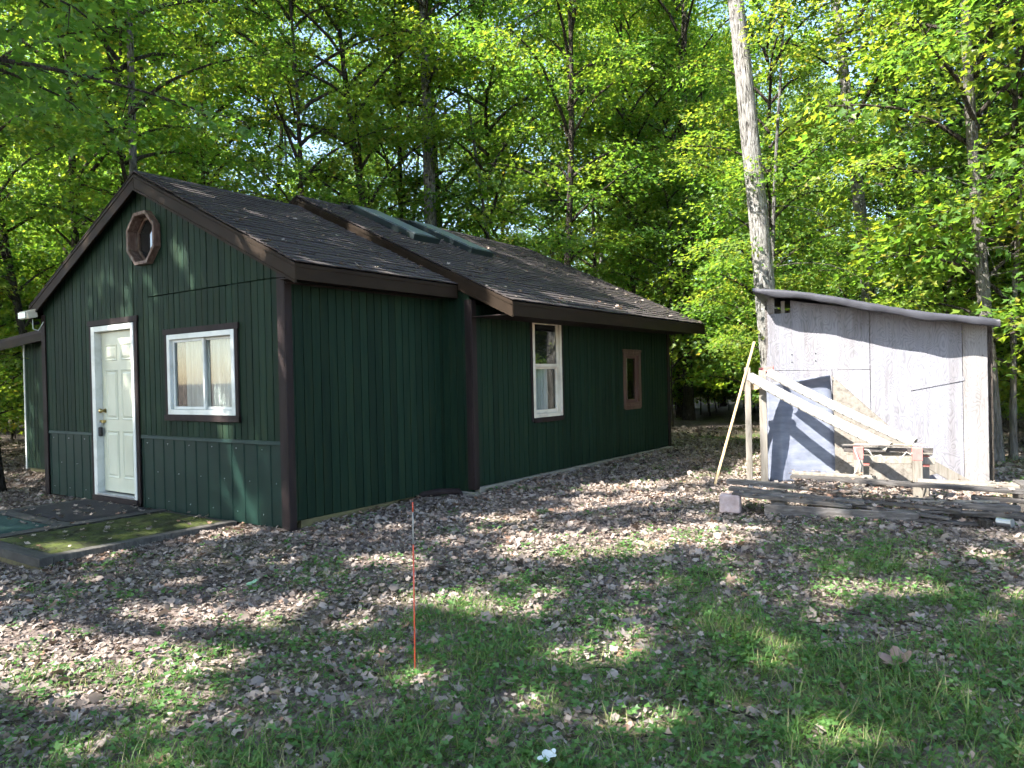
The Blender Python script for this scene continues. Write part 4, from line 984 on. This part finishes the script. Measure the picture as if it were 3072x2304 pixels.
def lit(P):
    """True where a leaf at P would shade something the photograph shows in sun"""
    k = P[:, 2] / S.z; gx = P[:, 0] - S.x * k; gy = P[:, 1] - S.y * k
    out = np.zeros(len(P), bool); wob = .07 * np.sin(gx * 9 + gy * 4) + .06 * np.sin(gy * 11 - gx * 3)
    for c in CAPS: out |= capd(gx, gy, c) + wob < .06
    k1 = (P[:, 2] - 1.0) / S.z; hx = P[:, 0] - S.x * k1 - SA.x; hy = P[:, 1] - S.y * k1 - SA.y
    s = hx * SD.x + hy * SD.y; t = hx * SN.x + hy * SN.y
    out |= (s > -1.1) & (s < 9) & (t < 2.72 + wob) & (t > -40)
    out |= (gy > 9.2 + wob) & (gx > -1.5)
    kw = (P[:, 1] + .02) / S.y; wx = P[:, 0] - S.x * kw; wz = P[:, 2] - S.z * kw
    for c in SLITS: out |= capd(wx, wz, c) < .03
    kr = (P[:, 2] - 2.7) / S.z; rx = P[:, 0] - S.x * kr; ry = P[:, 1] - S.y * kr
    out |= capd(rx, ry, (.75, 3.9, .98, 6.8, .12)) < .05
    kr = (P[:, 1] - 2.38) / S.y; rx = P[:, 0] - S.x * kr; rz = P[:, 2] - S.z * kr
    out |= capd(rx, rz, (-1.55, 3.75, -1.35, 3.65, .1)) < .05
    return out
near = [(-3.2, -10.2, 'tall maple left of the viewer, shading the middle of the yard'), (-8.6, -7.0, 'tall maple far to the left, shading the platform and gable'), (1.2, -14.5, 'tall maple behind the viewer, shading the foreground'),
        (-12.6, -12.5, 'tall maple farthest to the left behind the viewer'), (-6.2, -16.0, 'tall maple farthest back behind the viewer'), (-11.0, -2.6, 'tall maple left of the platform, outside the picture')]
def shade():
    rg = np.random.default_rng(77); n = 3000
    gx = rg.uniform(-10, 9, n); gy = rg.uniform(-8, 9.5, n); h = rg.uniform(9.2, 14.5, n)
    k = ~((gx < -5.5) & (gy > 3.5)); gx, gy, h = gx[k], gy[k], h[k]
    C = np.stack([gx + S.x / S.z * h, gy + S.y / S.z * h, h], 1)
    dist = np.stack([np.hypot(C[:, 0] - a, C[:, 1] - b) for a, b, _ in near], 1); own = dist.argmin(1)
    for i, (a, b, lab) in enumerate(near):
        c = C[own == i]; e = empty('shade_maple', (a, b, gz(a, b) - .05)); tag(e, lab, 'tree', 'tall maples on the near side of the yard')
        tm = trunk_mesh(400 + i, 14.5, .19, 12, mat=M['bark']); link(bpy.data.objects.new('trunk', tm), e)
        loc = np.array(e.location); br = MB()
        for q in c[::9]:
            q = q - loc; z0 = max(4.5, q[2] - 1.2 - .45 * math.hypot(q[0], q[1])); mid = np.array([q[0] * .5, q[1] * .5, z0 * .45 + q[2] * .55 + .4])
            ctrl = [np.array([0, 0, z0]), mid, q]; path = np.array([ctrl[0] * (1 - u) ** 2 + ctrl[1] * 2 * u * (1 - u) + ctrl[2] * u * u for u in np.linspace(0, 1, 15)])
            if not lit(path + loc).any(): br.tube([tuple(p) for p in path[::2]], [.045, .04, .034, .028, .022, .016, .011, .006], 5, False)
        br.build('branches', M['bark_dark'], e, smooth=True)
        O = norm(c - np.array([a, b, 9.0])); O[:, 2] *= .3
        P, A, N = sprays(rg, c, norm(O), 42, .62)
        keep = ~lit(P + A * .07); P, A, N = P[keep], A[keep], N[keep]; m = len(P)
        me = leaf_mesh('shade_crown', P - loc, A, N, .17 * rg.uniform(.8, 1.25, m), RHOMB, M['leaf'], np.clip(rg.normal(.35, .2, m), 0, .95))
        link(bpy.data.objects.new('crown', me), e)
shade()
# maple just left of the view whose low boughs reach into the picture
def overhang():
    rg = np.random.default_rng(5); x, y = -1.1, -4.1; e = empty('overhanging_maple', (x, y, gz(x, y) - .05))
    tag(e, 'maple just left of the picture with dark boughs hanging into the upper left corner', 'tree')
    link(bpy.data.objects.new('trunk', trunk_mesh(77, 11, .16, 14, mat=M['bark_dark'])), e)
    loc = np.array(e.location); br = MB(); Cs = []; Os = []
    base = math.atan2(fwd0.y, fwd0.x)
    for i in range(9):
        h = rg.uniform(3.4, 6.2); az = base + rg.uniform(-.75, .25); L = rg.uniform(3.0, 5.2)
        p = limb_path(rg, h, az, L, rg.uniform(.2, .5), rg.uniform(-.25, .0), 9)
        br.tube([tuple(q) for q in p], [.04 * (1 - .85 * k / 8) for k in range(9)], 6, False)
        for k in range(11):
            q = rg.uniform(.3, 1) * 8; a = min(int(q), 7); c = p[a] + (p[a + 1] - p[a]) * (q - a); d = p[a + 1] - p[a]; sd = np.array([-d[1], d[0], 0]); sd /= np.linalg.norm(sd)
            en = c + sd * rg.normal(0, .45) + np.array([0, 0, rg.normal(-.08, .15)]); Cs.append(en); o = en - c + d * .5; Os.append(o / np.linalg.norm(o))
            br.tube([tuple(c), tuple(en)], [.008, .003], 3, False)
    br.build('branches', M['bark_dark'], e, smooth=True)
    P, A, N = sprays(rg, np.array(Cs), np.array(Os), 34, .42); k = ~lit(P + loc); P, A, N = P[k], A[k], N[k]; m = len(P)
    link(bpy.data.objects.new('crown', leaf_mesh('overhanging_crown', P, A, N, .11 * rg.uniform(.7, 1.2, m), LOBED, M['leaf'], np.clip(rg.normal(.08, .08, m), 0, .9))), e)  # low tint puts the boughs' shade into the leaf colour
overhang()

# ------------------------------------------------------------------ ground cover
def vis(n, d0, d1, spread=.80, pw=1.0):
    D = d0 + (d1 - d0) * rng.random(n) ** pw; X = D * rng.uniform(-spread, spread, n)
    return CAM.x + fwd0.x * D + right0.x * X, CAM.y + fwd0.y * D + right0.y * X, D
def blocked(x, y):
    b = (x > -5.55) & (x < .02) & (y > -.02) & (y < 2.6); b |= (x > -5.8) & (x < .55) & (y > 2.4) & (y < 8.7)
    b |= (x > -4.35) & (x < -.83) & (y > -2.05) & (y < .0)
    s = (x - SA.x) * SD.x + (y - SA.y) * SD.y; t = (x - SA.x) * SN.x + (y - SA.y) * SN.y
    b |= (s > -.02) & (s < 2.58) & (t > -1.95) & (t < .03)
    return b
def pn(x, y, s, o=0):
    return np.sin(x * s + o + 1.7 * np.sin(y * s * .6 + o)) * np.cos(y * s * .9 - o + 1.3 * np.sin(x * s * .7))
def greenness(x, y):
    """share of grass: grows towards the viewer and in patches"""
    dx = x - CAM.x; dy = y - CAM.y; D = dx * fwd0.x + dy * fwd0.y; X = dx * right0.x + dy * right0.y
    g = np.clip((5.9 - D) / 2.4, -.7, 1) * .55 + .30 * pn(x, y, 1.9) + .25 * pn(x, y, 4.3, 2) + .13 + .2 * np.clip(X / 2.5, -1, 1) + .24 * pn(x, y, 9.0, 5)
    g += 1.3 * np.exp(-((x - 1.0) ** 2 / 2.2 + (y - 12.3) ** 2 / 1.6))
    return g
def litter_leaves(name, n0, sz, tpl, d0, d1, pw, spreadN, label):
    x, y, D = vis(n0, d0, d1, .92, pw)
    k = ~blocked(x, y) & (greenness(x, y) + rng.normal(0, .25, len(x)) < .62); x, y, D = x[k], y[k], D[k]; n = len(x)
    z = gzn(x, y) + rng.random(n) * .02
    a = rng.random(n) * 6.283; A = np.stack([np.cos(a), np.sin(a), rng.normal(0, .28, n)], 1)
    N = norm(np.stack([rng.normal(0, spreadN, n), rng.normal(0, spreadN, n), np.where(rng.random(n) < .55, 1, -1)], 1))
    z += np.where(N[:, 2] < 0, .014, .0)
    tint = np.clip(.45 + .16 * pn(x, y, 2.7, 1) + rng.normal(0, .2, n), 0, .97)
    me = leaf_mesh(name, np.stack([x, y, z], 1), A, N, np.clip(rng.lognormal(math.log((sz[0] + sz[1]) * .46), .34, n), sz[0] * .6, sz[1] * 1.1), tpl, M['litter'], tint)
    o = link(bpy.data.objects.new(name, me)); o['kind'] = 'stuff'; o['label'] = label; o['category'] = 'leaf litter'
def litter():
    litter_leaves('dead_leaves', 50000, (.035, .085), CURL, 2.1, 20, .62, .62, 'grey-brown fallen maple leaves carpeting the yard')
    litter_leaves('leaf_crumbs', 170000, (.018, .05), OVAL, 2.1, 16, .7, .7, 'small broken dead leaves between the fallen maple leaves')
litter()
def grass():
    x, y, D = vis(430000, 2.0, 17, .80, .85); g = greenness(x, y)
    k = ~blocked(x, y) & (rng.random(len(x)) < np.clip(g * 1.15 - .02, .02, 1)); x, y, g = x[k], y[k], g[k]
    # gather into tufts
    cx = np.round(x / .07) * .07 + .03 * np.sin(x * 40); x = x * .55 + cx * .45; cyy = np.round(y / .07) * .07; y = y * .55 + cyy * .45
    n = len(x); z = gzn(x, y) - .004
    a = rng.random(n) * 6.283; e = rng.uniform(.5, 1.45, n); A = np.stack([np.cos(a) * np.cos(e), np.sin(a) * np.cos(e), np.sin(e)], 1)
    N = norm(np.stack([np.cos(a + 3.14), np.sin(a + 3.14), np.full(n, .0)], 1) * -1 + np.array([0, 0, -.6]))
    L = rng.uniform(.025, .15, n) * (.4 + .8 * np.clip(g, 0, 1.4))
    me = leaf_mesh('grass', np.stack([x, y, z], 1), A, N, L, BLADE, M['grass'], np.clip(rng.normal(.42, .22, n) + (rng.random(n) < .16) * .5, 0, .82), rng.uniform(.0028, .006, n))
    o = link(bpy.data.objects.new('grass', me)); o['kind'] = 'stuff'; o['label'] = 'thin green grass growing through the leaf litter'; o['category'] = 'grass'
grass()
def weeds():
    x, y, D = vis(17000, 2.2, 13, .80, .8); g = greenness(x, y)
    k = ~blocked(x, y) & (rng.random(len(x)) < np.clip(g + .05, .04, 1)); x, y = x[k], y[k]; m = len(x); nl = 6
    X = np.repeat(x, nl); Y = np.repeat(y, nl); n = m * nl; a = rng.random(n) * 6.283; r = rng.uniform(.005, .055, n)
    px, py = X + np.cos(a) * r, Y + np.sin(a) * r; z = gzn(px, py) + rng.uniform(.015, .06, n)
    A = np.stack([np.cos(a), np.sin(a), rng.uniform(-.1, .5, n)], 1); N = norm(np.stack([rng.normal(0, .3, n), rng.normal(0, .3, n), np.ones(n)], 1))
    me = leaf_mesh('low_weeds', np.stack([px, py, z], 1), A, N, rng.uniform(.018, .05, n), LOBED, M['weed'], rng.random(n))
    o = link(bpy.data.objects.new('low_weeds', me)); o['kind'] = 'stuff'; o['label'] = 'small broad-leaved weeds scattered in the grass'; o['category'] = 'weeds'
weeds()
def twigs():
    x, y, D = vis(900, 2.3, 15, .8, .8); k = ~blocked(x, y); x, y = x[k], y[k]; mb = MB()
    for a, b in zip(x, y):
        L = random.uniform(.06, .32); t = random.random() * 6.28; z = gz(a, b) + random.uniform(.012, .03); c = random.uniform(-.25, .25)
        p0 = (a, b, z); p1 = (a + math.cos(t) * L * .5, b + math.sin(t) * L * .5, z + random.uniform(0, .02)); p2 = (a + math.cos(t + c) * L, b + math.sin(t + c) * L, z + random.uniform(-.008, .02)); r = random.uniform(.0018, .0045)
        mb.tube([p0, p1, p2], [r, r * .85, r * .5], 4, False)
    o = mb.build('fallen_twigs', M['bark_dark'], None, smooth=True); o['kind'] = 'stuff'; o['label'] = 'thin fallen twigs lying in the leaf litter'; o['category'] = 'twigs'
twigs()
def debris():
    P = []
    n = 1500; y = rng.uniform(.1, 8.6, n); d = np.abs(rng.normal(0, .13, n)); x = np.where(y < 2.45, .03, .545) + d; P.append(np.stack([x, y, gzn(x, y) + .045 * np.exp(-d / .1) * rng.random(n) + .012], 1))
    n = 700; x = rng.uniform(-.8, .0, n); d = np.abs(rng.normal(0, .12, n)); y = -.04 - d; P.append(np.stack([x, y, gzn(x, y) + .04 * np.exp(-d / .1) * rng.random(n) + .01], 1))
    n = 900; y = rng.uniform(-2.0, -.1, n); d = np.abs(rng.normal(0, .1, n)); x = -.84 + d; P.append(np.stack([x, y, gzn(x, y) + .05 * np.exp(-d / .08) * rng.random(n) + .01], 1))
    for (rx, rz, sl, xe, y0, y1, n) in ((RX1, RZ1, SL, E1R, Y1A, 2.38, 60), (RX2, RZ2, SL2, E2R, Y2A, Y2B, 190)):
        x = rx + .2 + (xe - rx - .2) * rng.random(n) ** .6; y = rng.uniform(y0, y1, n); P.append(np.stack([x, y, rz - sl * (x - rx) + .034], 1))
    x = rng.uniform(-4.1, -.9, 150); y = rng.uniform(-1.95, -.08, 150); P.append(np.stack([x, y, np.full(150, PZ + .024)], 1))
    for (s0, t0, z0, s1, t1, z1, w, h, mt, lab) in LUM[1:]:
        n = 14 if 'drift' not in lab else 160
        u = rng.random(n); v = rng.uniform(-.5, .5, n)
        q = [tuple(Q(s0 + (s1 - s0) * a, t0 + (t1 - t0) * a + b * w, z0 + (z1 - z0) * a + h / 2 + .008)) for a, b in zip(u, v)]; P.append(np.array(q))
    u = rng.uniform(.4, 1.4, 420); v = rng.uniform(2.12, 2.5, 420); P.append(np.array([tuple(Q(a, b, .40 - .07 * (a - .3) - .12 * (b - 2.2) + .03 * rng.random())) for a, b in zip(u, v)]))
    P = np.concatenate(P); n = len(P); a = rng.random(n) * 6.283
    A = np.stack([np.cos(a), np.sin(a), rng.normal(0, .2, n)], 1); N = norm(np.stack([rng.normal(0, .35, n), rng.normal(0, .35, n), np.ones(n)], 1))
    me = leaf_mesh('fallen_leaf_debris', P, A, N, rng.uniform(.025, .07, n), CURL, M['litter'], np.clip(rng.normal(.5, .25, n), 0, .97))
    o = link(bpy.data.objects.new('fallen_leaf_debris', me)); o['kind'] = 'stuff'; o['label'] = 'dead leaves lying on the roofs, the platform and the lumber'; o['category'] = 'leaf litter'
debris()
# single things lying in the yard
def flat_leaf(name, x, y, size, mat, label, cat, az, curl=.3, dz=.02):
    m = MB(); lob = []
    for k in range(24):
        a = 2 * math.pi * k / 24; r = size * (.55 + .45 * abs(math.cos(2.5 * a)) ** .7) * (1 if k != 18 else .3)
        lob.append((r * math.cos(a + az), r * math.sin(a + az), curl * r * r / size + .02 * size * math.sin(3 * a)))
    m.v = [(0, 0, 0)] + lob; m.f = [(0, 1 + k, 1 + (k + 1) % 24) for k in range(24)]
    o = m.build(name, mat); o.location = (x, y, gz(x, y) + dz); o.rotation_euler = (.25, -.2, 0)
    so = o.modifiers.new('s', 'SOLIDIFY'); so.thickness = .0012
    tag(o, label, cat)
flat_leaf('dry_leaf', 5.69, -.60, .085, plain('brown_leaf', (.2, .13, .1)), 'large curled brown leaf in the grass at lower right', 'leaf', .4, .6, .035)
flat_leaf('pale_leaf', 4.62, -2.32, .045, M['paper'], 'pale whitish-blue leaf scrap in the grass at the bottom centre', 'leaf', 1.2, .2, .05)
flat_leaf('green_leaf', 1.25, -1.35, .06, plain('pale_green_leaf', (.2, .36, .22)), 'fresh pale green leaf on the litter in front of the platform', 'leaf', 2.0, .2, .03)
print('objects', len(bpy.data.objects), 'tris', sum(sum(len(p.vertices) - 2 for p in m.polygons) if len(m.polygons) < 20000 else len(m.loops) - 2 * len(m.polygons) for m in bpy.data.meshes))
